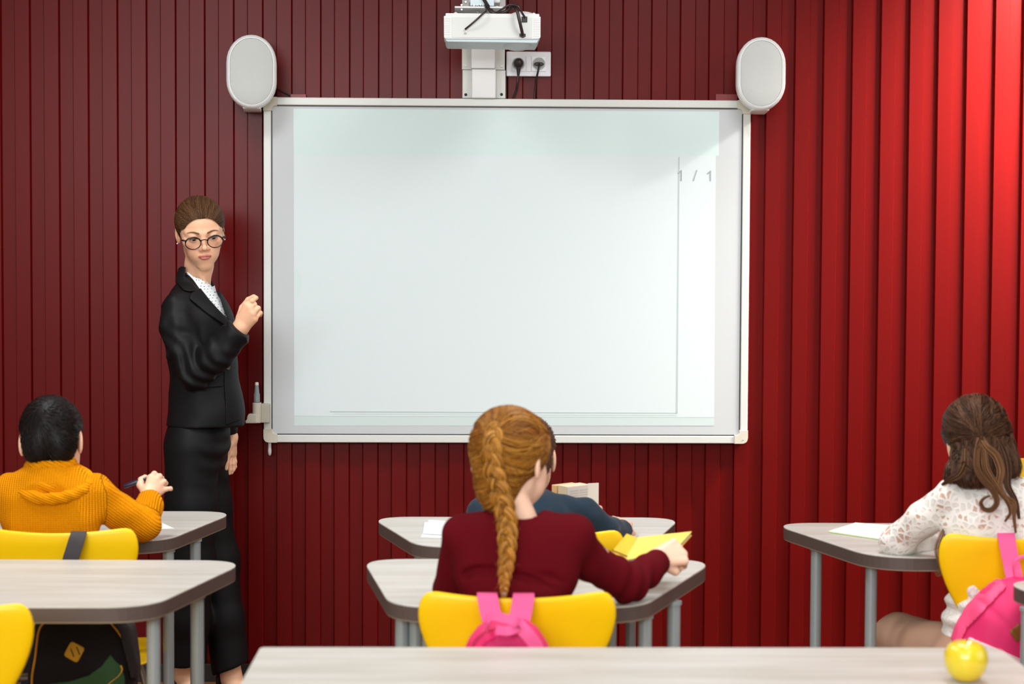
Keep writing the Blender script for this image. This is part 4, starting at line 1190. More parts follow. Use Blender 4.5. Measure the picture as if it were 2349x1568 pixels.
# ---------- the boy in the mustard sweater
def B(px, py, d): return W(px, py, d)
J = dict(neck=B(120, 1085, 4.50), sR=B(222, 1128, 4.50), sL=B(16, 1128, 4.50), eR=B(328, 1202, 4.565), eL=B(-62, 1205, 4.57), wR=B(342, 1138, 4.63), wL=B(-25, 1222, 4.70), chest=B(120, 1160, 4.50))
legs(J, J['neck'][0], 4.50)
mc = [B(345, 1096, 4.650), B(357, 1101, 4.650), B(366, 1111, 4.652), B(371, 1124, 4.655)]
bh = hand_fn(B(342, 1132, 4.63), mc,
             [[B(354, 1086, 4.657), B(359, 1090, 4.680), B(352, 1097, 4.69)], [B(366, 1092, 4.657), B(371, 1097, 4.680), B(364, 1104, 4.69)],
              [B(376, 1104, 4.657), B(380, 1108, 4.677), B(373, 1114, 4.69)], [B(382, 1121, 4.655), B(391, 1120, 4.660), B(393, 1122, 4.675)]],
             [B(330, 1122, 4.64), B(322, 1112, 4.655), B(324, 1100, 4.67), B(333, 1094, 4.68)], .82, .0092)
bhp = [B(342, 1132, 4.63), B(393, 1122, 4.66), B(354, 1080, 4.65), B(318, 1112, 4.66), B(333, 1094, 4.69)]
boy, bhc, bR = kid('boy with short black hair in a mustard knitted sweater, seen from behind, pen in hand', J, B(119, 1014, 4.545), 187, 16, -2, .985, SKK,
                   [(lambda P: smin(bh(P), cap(P, B(340, 1160, 4.61), B(342, 1132, 4.63), .021, .019), .01), bhp + [B(340, 1165, 4.60)]), autohand(J['wL'], (.5, 1, -.1), (0, 0, 1), .75, .5, side=-1)])
def ring(P, c, R, r, n, k=(1, 1)):
    """torus with tilted axis n"""
    n = np.array(n, dtype=np.float32); n /= np.linalg.norm(n)
    q_ = P - A(*c); h = q_ @ n; rad = q_ - h[..., None] * n
    rad = rad / A(k[0], k[1], 1); l = nrm(rad)
    return np.sqrt((l - R) ** 2 + h ** 2) - r
def sw_arm(P): return chain(P, [J_b['sR'], B(268, 1172, 4.53), J_b['eR'], B(343, 1160, 4.605), B(343, 1136, 4.628)], [.042, .043, .042, .033, .026], .015)
J_b = dict(J)
def sweater_body(P):
    d = cap(P, np.array(J_b['sR']) + [-.012, 0, -.004], np.array(J_b['sL']) + [.012, 0, -.004], .041)
    d = smin(d, ell(P, B(118, 1165, 4.49), (.128, .085, .12)), .04)
    d = smin(d, cap(P, B(118, 1230, 4.48), (J_b['hip'][0], 4.49, .60), .095, .10), .04)
    q_ = P.copy(); d = smax(d, np.abs(P[..., 1] - 4.487) - .082, .03)
    return d
def sweater(P):
    d = sweater_body(P)
    a = smax(sw_arm(P), plane(P, B(344, 1131, 4.63), np.array(B(342, 1122, 4.635)) - np.array(B(341, 1150, 4.61))), .004)
    d = smin(d, a, .018)
    l = chain(P, [J_b['sL'], J_b['eL'], J_b['wL']], [.042, .040, .028], .01); d = smin(d, l, .018)
    d = d + wob(P, .0018, .06, 21) + .003 * np.exp(-(nrm(P - A(*B(318, 1165, 4.59))) / .035) ** 2) * np.sin((P @ A(.6, 0, -.8)) * 2 * PI / .022)
    d = smax(d, plane(P, (0, 0, .545), (0, 0, -1)), .004)
    return d
def rib_mat():
    m = mat('mustard_rib_knit', (240, 150, 4), .9, spec=.08); nt = m.node_tree; b = nt.nodes['Principled BSDF']
    at = nt.nodes.new('ShaderNodeAttribute'); at.attribute_name = 'Col'
    sp_ = nt.nodes.new('ShaderNodeSeparateXYZ'); nt.links.new(at.outputs['Vector'], sp_.inputs[0])
    def mth(op, a, bb=None):
        n = nt.nodes.new('ShaderNodeMath'); n.operation = op
        for i, v in enumerate((a, bb)):
            if v is None: continue
            if isinstance(v, (int, float)): n.inputs[i].default_value = v
            else: nt.links.new(v, n.inputs[i])
        return n.outputs[0]
    u = mth('SINE', mth('MULTIPLY', sp_.outputs[0], 2 * PI / .0062))
    v = mth('SINE', mth('MULTIPLY', sp_.outputs[1], 2 * PI / .0048))
    h = mth('ADD', u, mth('MULTIPLY', v, .35))
    bp = nt.nodes.new('ShaderNodeBump'); bp.inputs['Strength'].default_value = 1.0; bp.inputs['Distance'].default_value = .0016
    nt.links.new(h, bp.inputs['Height']); nt.links.new(bp.outputs[0], b.inputs['Normal'])
    return m
def rib_uv(V):
    P = V.astype(np.float32); da = sw_arm(P); db = sweater_body(P)
    u = V[:, 0].copy(); v = V[:, 2].copy()
    a0 = np.array(J_b['sR']); a1 = np.array(J_b['eR']); ax = (a1 - a0) / np.linalg.norm(a1 - a0)
    w = V - a0; t = w @ ax; rad = w - t[:, None] * ax; e1 = np.cross(ax, [0, 1, 0]); e1 /= np.linalg.norm(e1); e2 = np.cross(ax, e1)
    ang = rad @ e1
    arm = (da < db - .004)
    u = np.where(arm, ang, u); v = np.where(arm, t, v)
    f0 = np.array(J_b['eR']); f1 = np.array(B(343, 1136, 4.628)); fx = (f1 - f0) / np.linalg.norm(f1 - f0); w2 = V - f0; t2 = w2 @ fx
    fore = arm & (t2 > .028); g1 = np.cross(fx, [0, 1, 0]); g1 /= np.linalg.norm(g1)
    u = np.where(fore, w2 @ g1, u); v = np.where(fore, t2, v)
    return np.stack([u, v, np.zeros(len(V))], 1)
lo, hi = bounds([J['sL'], J['eL'], J['wL'], J['eR'], B(370, 1120, 4.65), (J['hip'][0], 4.49, .55)], .07)
m_rib = rib_mat()
field('sweater', sweater, lo, hi, .0036, m_rib, boy, rib_uv)
def coll_b(P):
    n1 = (0.02, -.35, 1)
    d = smin(ring(P, B(118, 1065, 4.505), .042, .0185, (0, -.10, 1), (1.08, .95)), ring(P, B(119, 1083, 4.50), .046, .0190, (0, -.14, 1), (1.08, .95)), .004)
    d = smin(d, ring(P, B(122, 1094, 4.492), .060, .0185, (.05, -.35, 1), (1.12, .95)), .006)
    d = smin(d, ring(P, B(126, 1108, 4.475), .074, .0150, (-.03, -.50, 1), (1.12, .92)), .004)
    return d + .0012 * np.sin(P[..., 0] * 160 + P[..., 2] * 240)
def coll_uv(V): return np.stack([V[:, 0] * .4 + V[:, 2] * 1.0, V[:, 0], V[:, 0] * 0], 1)
field('rolled_collar', coll_b, *bounds([B(118, 1092, 4.51)], .115), .0030, m_rib, boy, coll_uv)
trousers_kid(boy, J, mat('navy_trousers', (32, 36, 48), .8))
shoes_kid(boy, J, mat('dark_trainers', (40, 40, 44), .6))
def short_hair(root, hcv, R_, hS_, cols, n=5200, ln=.013, whorl=(.004, .075, .085), nape=-.052, seed=1, thick=.006, sideburn=-.018):
    def hf(P):
        q_ = hair_local(P, hcv, R_, hS_); X = q_.copy(); X[..., 0] = np.abs(X[..., 0])
        d = ell(q_, (0, .016, .034), (.0715 + thick, .0930 + thick, .0785 + thick))
        d = smin(d, ell(X, (.026, .052, -.014), (.038 + thick * .5, .046 + thick, .052)), .02)
        d = smin(d, ell(q_, (0, -.014, .040), (.066 + thick, .068 + thick, .060 + thick)), .02)
        face = ell(q_, (0, -.105, -.02), (.060, .085, .082)); d = smax(d, -face, .004)
        d = smax(d, -ell(X, (.082, .012, -.012), (.024, .030, .034)), .006)
        d = smax(d, plane(q_, (0, .05, nape), (0, .25, -1)), .006)
        d = smax(d, np.where(q_[..., 1] < .02, sideburn - q_[..., 2], -1), .003)
        return d * hS_
    C0 = L3(cols[0])
    ho = field('hair', hf, hcv - .16 * hS_, hcv + .16 * hS_, .0028, m_hair, root, lambda V: np.tile(C0, (len(V), 1)))
    me = ho.data; nv = len(me.vertices); co = np.empty(nv * 3, dtype=np.float32); me.vertices.foreach_get('co', co); co = co.reshape(-1, 3)
    rs = np.random.RandomState(seed); idx = rs.choice(nv, n); P0 = co[idx] + rs.normal(0, .0012, (n, 3)).astype(np.float32)
    ql = (P0 - hcv) @ R_ / hS_; keep = ~((np.abs(ql[:, 0]) > .060) & (np.abs(ql[:, 2] + .008) < .038) & (ql[:, 1] < .048)); P0 = P0[keep]; n = len(P0)
    N_ = grad(hf, P0); wp = (hcv + R_ @ (np.array(whorl) * hS_)).astype(np.float32)
    away = P0 - wp; away -= N_ * (away * N_).sum(1)[:, None]; away /= np.maximum(nrm(away)[:, None], 1e-6)
    tw = np.cross(N_, away); dirs = away * .9 + tw * .45
    l = rs.uniform(.6, 1.2, n)[:, None] * ln
    K = 4; S = []
    for k in range(K):
        t = k / (K - 1); S.append(P0 - N_ * .001 + dirs * l * t + N_ * l * (.42 * t - .30 * t * t) + rs.normal(0, .0006, (n, 3)) * t)
    o = strands('hair_strands', np.stack(S, 1), rs.uniform(.0004, .0008, n), m_hair, None, haircols(n, cols, seed))
    o.parent = ho
    return ho, hf
short_hair(boy, bhc, bR, .985, [(14, 9, 8), (22, 14, 12), (40, 28, 22)], 8000, .012, (.006, .088, .060), thick=.004, nape=-.066)
# pen
p0 = Vector(B(284, 1115.5, 4.655)); p1 = Vector(B(346, 1094, 4.672)); dd = (p1 - p0)
pen_b = empty('felt_pen', tuple(p0), 0, 'dark navy pen in the raised hand of the boy in the mustard sweater', 'pen')
put(MB().tube([p0, p0 + dd * .02, p0 + dd * .9, p1 + dd * .08], [.0046, .0055, .0050, .0012], 14).build('barrel', mat('navy_plastic', (34, 34, 56), .3), smooth=40), pen_b)
put(MB().tube([p0 + dd * .06 + Vector((0, 0, .0056)), p0 + dd * .40 + Vector((0, 0, .0062))], .0013, 6).build('clip', mat('navy_plastic', (34, 34, 56), .3), smooth=60), pen_b)

# ---------- the girl with the braid
G = lambda px, py, d: W(px, py, d)
J = dict(neck=G(1196, 1200, 3.63), sR=G(1308, 1226, 3.62), sL=G(1058, 1227, 3.62), eR=G(1440, 1338, 3.735), eL=G(1040, 1352, 3.70), wR=G(1506, 1288, 3.83), wL=G(1130, 1385, 3.88), chest=G(1180, 1290, 3.625), nk=.98)
legs(J, J['chest'][0], 3.62)
gh = autohand(G(1508, 1284, 3.835), (.75, .35, .22), (-.25, -1, .45), .80, 1.25, fist=True, side=1)
girl, ghc, gR = kid('girl with a ginger braid and burgundy sweater, seen from behind, holding a notebook', J, G(1170, 1060, 3.675), 157, 10, -1, .94,
                    dict(base=(244, 200, 172), blush=(236, 150, 126), lip=(200, 110, 100), brow=(150, 96, 60)), [gh, autohand(J['wL'], (.6, 1, -.05), (0, 0, 1), .75, .5, side=-1)])
J_g = dict(J)
GR1 = [G(1034, 1345, 3.555), G(1046, 1326, 3.55), G(1072, 1314, 3.545), G(1110, 1311, 3.54), G(1160, 1318, 3.54), G(1225, 1332, 3.545), G(1275, 1352, 3.56)]
GR2 = [G(1215, 1312, 3.54), G(1262, 1322, 3.55), G(1300, 1338, 3.57)]
def cardi_torso(P):
    d = cap(P, J_g['sL'], J_g['sR'], .036)
    d = smin(d, cap(P, G(1088, 1219, 3.62), G(1318, 1221, 3.62), .031), .02)
    d = smin(d, ell(P, G(1185, 1300, 3.615), (.128, .078, .115)), .04)
    d = smin(d, cap(P, G(1183, 1390, 3.60), (J_g['hip'][0], 3.60, .60), .085, .10), .04)
    return smax(d, np.abs(P[..., 1] - 3.617) - .072, .03)
def on_back(pts):
    return [tuple(v) for v in hug(cardi_torso, np.array([tuple(v) for v in catmull(pts, 3)], dtype=np.float32), .001, 5)]
GR1 = on_back(GR1); GR2 = on_back(GR2)
def cardi(P):
    d = cap(P, J_g['sL'], J_g['sR'], .036)
    d = smin(d, cap(P, G(1088, 1219, 3.62), G(1318, 1221, 3.62), .031), .02)
    d = smin(d, ell(P, G(1185, 1300, 3.615), (.128, .078, .115)), .04)
    d = smin(d, cap(P, G(1183, 1390, 3.60), (J_g['hip'][0], 3.60, .60), .085, .10), .04)
    d = smax(d, np.abs(P[..., 1] - 3.617) - .072, .03)
    r = chain(P, [J_g['sR'], G(1350, 1284, 3.67), J_g['eR'], G(1480, 1312, 3.785), G(1508, 1286, 3.832)], [.039, .040, .040, .033, .028], .015)
    r = smax(r, plane(P, G(1508, 1284, 3.835), np.array(G(1520, 1277, 3.85)) - np.array(G(1480, 1312, 3.785))), .003)
    e = np.exp(-(nrm(P - A(*J_g['eR'])) / .07) ** 2)
    r = r + .004 * e * np.sin((P @ A(.8, .3, -.3)) * 2 * PI / .034)
    l = chain(P, [J_g['sL'], J_g['eL'], J_g['wL']], [.040, .039, .028], .015)
    d = smin(d, r, .016); d = smin(d, l, .010)
    d = smax(d, -(chain(P, GR1, list(np.interp(np.linspace(0, 1, len(GR1)), [0, .15, .5, .85, 1], [.001, .012, .011, .012, .001])))), .004)
    d = smax(d, -(chain(P, GR2, list(np.interp(np.linspace(0, 1, len(GR2)), [0, .5, 1], [.001, .009, .001])))), .004)
    d = smax(d, -chain(P, [G(1196, 1150, 3.62), G(1196, 1192, 3.62)], [.05, .040]), .004)
    d = smax(d, plane(P, (0, 0, .545), (0, 0, -1)), .004)
    return d + wob(P, .0022, .10, 31)
lo, hi = bounds([J['sL'], J['eL'], J['wL'], J['eR'], G(1525, 1280, 3.86), (J['hip'][0], 3.6, .55)], .07)
field('sweater', cardi, lo, hi, .0036, mat('burgundy_knit', (92, 10, 20), .9, spec=.08, bump=('noise', (500, 500, 500), .25, .001)), girl)
trousers_kid(girl, J, mat('cream_trousers', (196, 184, 160), .8)); shoes_kid(girl, J, mat('white_trainers', (210, 208, 204), .6))
def g_hair(P, full=False):
    q_ = hair_local(P, ghc, gR, .94); X = q_.copy(); X[..., 0] = np.abs(X[..., 0])
    d = ell(q_, (0, .018, .034), (.0805, .0985, .0860))
    d = smin(d, ell(q_, (0, -.014, .040), (.076, .080, .070)), .02)
    d = smin(d, ell(q_, (.004, .058, -.035), (.050, .044, .060)), .03)
    d = smin(d, ell(q_, (.006, .062, -.070), (.030, .030, .040)), .03)
    if full: return d * .94
    face = ell(q_, (0, -.100, -.02), (.066, .092, .088)); d = smax(d, -face, .005)
    d = smax(d, -ell(X, (.080, -.008, -.014), (.030, .030, .040)), .01)
    return d * .94
gcols = [(92, 50, 14), (136, 82, 20), (172, 112, 32), (204, 146, 60)]
def g_hcol(V):
    q_ = ((V - ghc) @ gR); t = .5 + .5 * np.sin(q_[:, 2] * 260 + 25 * q_[:, 0] + 2 * np.sin(q_[:, 2] * 90)); return L3((98, 52, 14)) * (1 - t[:, None]) + L3((138, 82, 24)) * t[:, None]
gho = field('hair', g_hair, ghc - .16, ghc + .15, .0030, m_hair, girl, g_hcol)
# braid centre line: along the back of the head, then hanging free
BL_ = [(1164, 950, 3.66), (1146, 968, 3.62), (1132, 1000, 3.585), (1128, 1040, 3.572), (1134, 1085, 3.572), (1146, 1128, 3.570), (1157, 1165, 3.560), (1163, 1205, 3.552), (1164, 1250, 3.535), (1161, 1295, 3.525), (1157, 1335, 3.520), (1156, 1368, 3.516)]
BC = np.array([tuple(p) for p in catmull([G(*b) for b in BL_], 14)])
nB = len(BC); sB = np.linspace(0, 1, nB)
rad = np.interp(sB, [0, .1, .3, .62, .85, .97, 1], [.010, .0155, .0185, .0185, .0125, .006, .004])
Tn = np.gradient(BC, axis=0); Tn /= nrm(Tn)[:, None]; Sd = np.cross(Tn, [0, -1, 0]); Sd /= nrm(Sd)[:, None]; Nr = np.cross(Sd, Tn)
# phase advances so that each crossing is about as long as the braid is wide
arc = np.concatenate([[0], np.cumsum(nrm(np.diff(BC, axis=0)))]); ph = np.concatenate([[0], np.cumsum(np.diff(arc) / (rad[1:] * 3.1))]) * 2 * PI / 1.5
braid_o = None; rs_ = np.random.RandomState(8)
for k in range(3):
    p_ = ph + 2 * PI * k / 3
    Cc = BC + Sd * (rad * .62 * np.sin(p_))[:, None] - Nr * 0 + np.cross(Tn, Sd) * 0 + Nr * (rad * .36 * np.sin(2 * p_))[:, None]
    rr = rad * .54
    # core of the lock
    o = MB().tube([Vector(c.tolist()) for c in Cc], list(rr * .93), 10).build('braid_lock', mat('ginger_core', (104, 56, 18), .55), None, smooth=180)
    o.parent = gho
    n = 110; K_ = len(Cc); Tt = np.gradient(Cc, axis=0); Tt /= nrm(Tt)[:, None]; b1 = np.cross(Tt, [0, -1, 0.]); b1 /= nrm(b1)[:, None]; b2 = np.cross(Tt, b1)
    a0 = rs_.uniform(0, 2 * PI, n); L = []
    for j in range(n):
        aa = a0[j] + arc * rs_.uniform(-8, 8); q_ = rr * rs_.uniform(.93, 1.08)
        L.append(Cc + b1 * (q_ * np.cos(aa))[:, None] + b2 * (q_ * np.sin(aa))[:, None])
    st = strands('lock_strands', np.array(L), rs_.uniform(.0005, .0010, n), m_hair, None, haircols(n, gcols + [(220, 162, 78)], 30 + k), taper=False)
    st.parent = o; st.parent = gho
o = MB().tube([Vector(BC[-6].tolist()), Vector(BC[-3].tolist())], .0062, 12).build('hair_band', mat('hair_band', (150, 120, 96), .7), None, smooth=60)
o.parent = gho
# head strands sweeping to the braid
N = 2600; K = 10; t = np.linspace(0, 1, K)[None, :, None]
ei = rs_.randint(2, int(nB * .55), N); E0 = BC[ei]
side = np.where(rs_.uniform(size=N) < .5, -1, 1)
ql = (E0 - ghc) @ gR / .94
S0 = np.stack([-side * .074 * np.ones(N) , -.02 + rs_.uniform(-.03, .05, N), ql[:, 2] + rs_.uniform(-.01, .045, N)], 1)
S0[:, 0] *= np.clip(1 - np.maximum(S0[:, 2] - .05, 0) / .075, .12, 1)
Lc = (1 - t) * S0[:, None] + t * ql[:, None]; Lc[..., 2] -= .018 * np.sin(PI * t[..., 0]) * np.sign(.06 - S0[:, 2])[:, None]
Wd = (Lc * .94 @ gR.T + ghc).astype(np.float32)
flat = hug(lambda P: g_hair(P, True), Wd.reshape(-1, 3), 0, 4).reshape(N, K, 3)
flat = flat + grad(lambda P: g_hair(P, True), flat.reshape(-1, 3)).reshape(N, K, 3) * rs_.uniform(-.0003, .0028, N)[:, None, None]
st = strands('combed_strands', flat, rs_.uniform(.0005, .0010, N), m_hair, None, haircols(N, gcols, 12)); st.parent = gho
# fine loose hairs
N = 120; K = 6; i0 = rs_.randint(0, nB - 8, N); P0 = BC[i0] + Sd[i0] * (rad[i0] * rs_.choice([-1, 1], N))[:, None]
Ls = np.stack([P0 + (Sd[i0] * rs_.uniform(-.012, .012, (N, 1)) + Tn[i0] * rs_.uniform(.01, .03, (N, 1)) + rs_.normal(0, .003, (N, 3))) * s for s in np.linspace(0, 1, K)], 1)
st = strands('loose_hairs', Ls, .0003, m_hair, None, haircols(N, gcols, 13)); st.parent = gho

# ---------- the boy in blue
J = dict(neck=G(1205, 1140, 4.50), sR=G(1296, 1172, 4.50), sL=G(1106, 1176, 4.50), eR=G(1385, 1212, 4.56), eL=G(1082, 1210, 4.58), wR=G(1432, 1216, 4.66), wL=G(1372, 1206, 4.72), chest=G(1203, 1200, 4.46))
legs(J, J['chest'][0], 4.47)
J['eL'] = G(1130, 1222, 4.62)
h1 = autohand(G(1436, 1214, 4.665), (-.15, 1, .25), (.4, -.3, 1), .78, .45, side=1)
h2 = autohand(G(1374, 1204, 4.72), (-.30, .15, 1), (.5, -1, .2), .60, .85, side=-1)
boy2, b2c, b2R = kid('boy with short brown hair in dark blue, reading behind the girl with the braid', J, G(1207, 1052, 4.545), 176, 12, 0, .96, SKK, [h1, h2])
J_2 = dict(J)
def blue(P):
    d = cap(P, np.array(J_2['sR']), np.array(J_2['sL']), .036)
    d = smin(d, ell(P, G(1203, 1220, 4.465), (.120, .070, .11)), .04)
    d = smin(d, cap(P, G(1203, 1300, 4.45), (J_2['hip'][0], 4.46, .60), .085, .09), .04)
    r = chain(P, [J_2['sR'], G(1340, 1178, 4.52), J_2['eR'], J_2['wR']], [.040, .038, .034, .025], .015)
    r = smax(r, plane(P, J_2['wR'], (.4, .9, 0)), .003)
    l = chain(P, [J_2['sL'], J_2['eL'], J_2['wL']], [.038, .034, .024], .015)
    d = smin(d, r, .014); d = smin(d, l, .014)
    d = smin(d, ring(P, G(1210, 1135, 4.51), .042, .014, (0, -.3, 1)), .02)
    d = smax(d, plane(P, (0, 0, .545), (0, 0, -1)), .004)
    return d + wob(P, .002, .06, 41)
lo, hi = bounds([J['sL'], J['eL'], J['wL'], J['wR'], (J['hip'][0], 4.46, .55), G(1207, 1120, 4.5)], .06)
field('sweatshirt', blue, lo, hi, .004, mat('dark_teal_blue_cloth', (36, 54, 68), .85, spec=.15, sheen=.1), boy2)
trousers_kid(boy2, J, mat('navy_trousers', (32, 36, 48), .8)); shoes_kid(boy2, J, mat('dark_trainers', (40, 40, 44), .6))
short_hair(boy2, b2c, b2R, .96, [(84, 60, 44), (110, 82, 60), (138, 108, 82)], 3500, .010, thick=.004, nape=-.040)

# ---------- the girl in white lace
GL = lambda px, py, d: W(px, py, d)
J = dict(neck=GL(2262, 1110, 4.33), sR=GL(2366, 1138, 4.30), sL=GL(2180, 1140, 4.30), eR=GL(2440, 1225, 4.40), eL=GL(2056, 1243, 4.40), wR=GL(2400, 1200, 4.56), wL=GL(2140, 1244, 4.52), chest=GL(2272, 1200, 4.28))
legs(J, GL(2275, 1300, 4.28)[0], 4.29, spread=.09, knee=.30, dx=-.06)
lh = autohand(J['wL'], (.9, .5, -.05), (0, 0, 1), .75, .4, side=-1)
rh = autohand(J['wR'], (-.35, .5, .8), (.5, -.8, 0), .75, .5, side=1)
girl2, g2c, g2R = kid('girl with long brown hair and white lace blouse, seen from behind at the right', J, GL(2243, 1016, 4.36), 170, 12, -9, .955, SKK, [lh, rh])
J_3 = dict(J)
def lace(P):
    d = cap(P, np.array(J_3['sL']) + [.01, 0, .004], np.array(J_3['sR']) + [0, 0, .004], .040)
    d = smin(d, ell(P, GL(2280, 1215, 4.285), (.128, .072, .115)), .04)
    d = smin(d, cap(P, GL(2280, 1290, 4.285), (J_3['hip'][0] - .01, 4.30, .60), .088, .10), .04)
    l = chain(P, [J_3['sL'], GL(2120, 1190, 4.34), J_3['eL'], GL(2110, 1246, 4.47), J_3['wL']], [.040, .041, .039, .033, .028], .015)
    l = smax(l, plane(P, J_3['wL'], (.9, .5, 0)), .003)
    r = chain(P, [J_3['sR'], J_3['eR'], J_3['wR']], [.040, .038, .028], .015)
    d = smin(d, l, .014); d = smin(d, r, .014)
    hem = np.exp(-((P[..., 2] - .66) / .10) ** 2)
    d = d + .006 * hem * np.sin(P[..., 2] * 2 * PI / .045 + 3 * P[..., 0] * 9)
    d = smax(d, -chain(P, [GL(2262, 1070, 4.33), GL(2262, 1106, 4.33)], [.05, .045]), .004)
    d = smax(d, plane(P, (0, 0, .555), (0, 0, -1)), .004)
    return d + wob(P, .0016, .05, 51)
def lace_mat():
    m = mat('white_lace', (238, 232, 222), .8, spec=.2); nt = m.node_tree; b = nt.nodes['Principled BSDF']
    tc = nt.nodes.new('ShaderNodeTexCoord')
    def vor(s, feat, dist=.35):
        n1 = nt.nodes.new('ShaderNodeTexNoise'); n1.inputs['Scale'].default_value = 30
        mx_ = nt.nodes.new('ShaderNodeMix'); mx_.data_type = 'VECTOR'; mx_.inputs['Factor'].default_value = .012
        nt.links.new(tc.outputs['Object'], n1.inputs['Vector']); nt.links.new(tc.outputs['Object'], mx_.inputs['A']); nt.links.new(n1.outputs['Color'], mx_.inputs['B'])
        v = nt.nodes.new('ShaderNodeTexVoronoi'); v.feature = feat; v.inputs['Scale'].default_value = s; nt.links.new(mx_.outputs['Result'], v.inputs['Vector']); return v
    v1 = vor(62, 'DISTANCE_TO_EDGE'); v2 = vor(62, 'F1'); v3 = vor(300, 'DISTANCE_TO_EDGE')
    def ramp(src, p0, p1):
        r = nt.nodes.new('ShaderNodeMapRange'); r.inputs['From Min'].default_value = p0; r.inputs['From Max'].default_value = p1; nt.links.new(src, r.inputs['Value']); return r.outputs[0]
    def mth(op, a, bb):
        n = nt.nodes.new('ShaderNodeMath'); n.operation = op
        for i, v in enumerate((a, bb)):
            if isinstance(v, (int, float)): n.inputs[i].default_value = v
            else: nt.links.new(v, n.inputs[i])
        return n.outputs[0]
    outline = ramp(v1.outputs['Distance'], .20, .12)       # 1 on the corded outlines
    sepc = nt.nodes.new('ShaderNodeSeparateColor'); nt.links.new(v2.outputs['Color'], sepc.inputs[0])
    openc = ramp(sepc.outputs[0], .60, .64)                # some cells are open mesh
    mesh_ = ramp(v3.outputs['Distance'], .05, .10)         # holes between the net threads
    zz_ = nt.nodes.new('ShaderNodeSeparateXYZ'); nt.links.new(tc.outputs['Object'], zz_.inputs[0])
    upper = mth('MAXIMUM', ramp(zz_.outputs[2], LZ - .004, LZ + .004), ramp(zz_.outputs[0], 1.075, 1.065))
    hole = mth('MULTIPLY', mth('MULTIPLY', mth('SUBTRACT', 1, outline), openc), mth('MULTIPLY', mesh_, upper))
    net = mth('MULTIPLY', mth('MULTIPLY', mth('SUBTRACT', 1, outline), upper), .55)
    c1 = nt.nodes.new('ShaderNodeMix'); c1.data_type = 'RGBA'; c1.inputs['A'].default_value = lin((240, 236, 228)); c1.inputs['B'].default_value = lin((206, 200, 190)); nt.links.new(net, c1.inputs['Factor'])
    c2 = nt.nodes.new('ShaderNodeMix'); c2.data_type = 'RGBA'; c2.inputs['B'].default_value = lin((196, 140, 108)); nt.links.new(c1.outputs['Result'], c2.inputs['A']); nt.links.new(hole, c2.inputs['Factor'])
    nt.links.new(c2.outputs['Result'], b.inputs['Base Color'])
    bp = nt.nodes.new('ShaderNodeBump'); bp.inputs['Strength'].default_value = .7; bp.inputs['Distance'].default_value = .0015
    nt.links.new(outline, bp.inputs['Height']); nt.links.new(bp.outputs[0], b.inputs['Normal'])
    return m
LZ = GL(2250, 1213, 4.22)[2] - .0
lo, hi = bounds([J['sL'], J['eL'], J['wL'], J['eR'], J['sR'], (J['hip'][0], 4.29, .56)], .07)
field('lace_blouse', lace, lo, hi, .0040, lace_mat(), girl2)
trousers_kid(girl2, J, mat('beige_trousers', (186, 146, 120), .8), 1.05); shoes_kid(girl2, J, mat('white_trainers', (210, 208, 204), .6))
def h_loc(P): return hair_local(P, g2c, g2R, .955)
def g2_hair(P, full=False):
    q_ = h_loc(P); X = q_.copy(); X[..., 0] = np.abs(X[..., 0])
    d = ell(q_, (0, .018, .036), (.0790, .0990, .0850)) * .955
    d = smin(d, ell(q_, (0, -.014, .040), (.076, .080, .070)) * .955, .02)
    if not full:
        face = ell(q_, (0, -.105, -.03), (.066, .100, .105)) * .955; d = smax(d, -face, .005)
        d = smax(d, -ell(X, (.082, -.006, -.012), (.022, .026, .036)) * .955, .008)
    for (a, b_, r0, r1) in (((2202, 1020, 4.33), (2190, 1086, 4.27), .020, .018), ((2222, 1020, 4.30), (2216, 1096, 4.24), .026, .022), ((2250, 1020, 4.285), (2250, 1100, 4.235), .030, .022),
                            ((2280, 1010, 4.30), (2290, 1088, 4.245), .028, .024), ((2300, 990, 4.33), (2322, 1076, 4.27), .024, .022), ((2190, 1080, 4.28), (2177, 1098, 4.255), .014, .008)):
        d = smin(d, cap(P, GL(*a), GL(*b_), r0, r1), .016)
    return d + .0015 * np.sin(P[..., 0] * 300 + 6 * np.sin(P[..., 2] * 30))
g2cols = [(40, 23, 15), (58, 35, 23), (82, 52, 34), (110, 74, 46)]
g2o = field('hair', g2_hair, np.array(GL(2150, 1140, 4.18)) * [1, 0, 1] + [0, 4.16, 0], np.array(GL(2365, 905, 4.36)) * [1, 0, 1] + [0.02, 4.52, 0.0], .0032, m_hair, girl2, lambda V: np.tile(L3((52, 31, 21)), (len(V), 1)))
def attach(o, par, root): o.parent = par
knot = np.array(GL(2249, 1003, 4.245))
rs_ = np.random.RandomState(15)
# pulled-back upper section: from crown, sides to the knot
N = 1500; K = 12; t = np.linspace(0, 1, K)[None, :, None]
an = rs_.uniform(-1.75, 1.75, N)
S0 = np.stack([-.079 * np.sin(an), rs_.uniform(-.05, .0, N), .025 + .092 * np.cos(an)], 1)
kl = (knot - g2c) @ g2R / .955
E0 = kl + rs_.normal(0, .004, (N, 3))
mid = (S0 + E0) / 2 + np.stack([-.010 * np.sin(an), .04 + 0 * an, .02 * np.cos(an)], 1)
Lc = (1 - t) ** 2 * S0[:, None] + 2 * t * (1 - t) * mid[:, None] + t ** 2 * E0[:, None]
Wd = (Lc * .955 @ g2R.T + g2c).astype(np.float32)
flat = hug(lambda P: g2_hair(P, True), Wd.reshape(-1, 3), 0, 4).reshape(N, K, 3); flat = flat + grad(lambda P: g2_hair(P, True), flat.reshape(-1, 3)).reshape(N, K, 3) * rs_.uniform(0, .004, N)[:, None, None]
attach(strands('pulled_back_strands', flat, rs_.uniform(.0005, .0009, N), m_hair, None, haircols(N, g2cols, 3)), g2o, girl2)
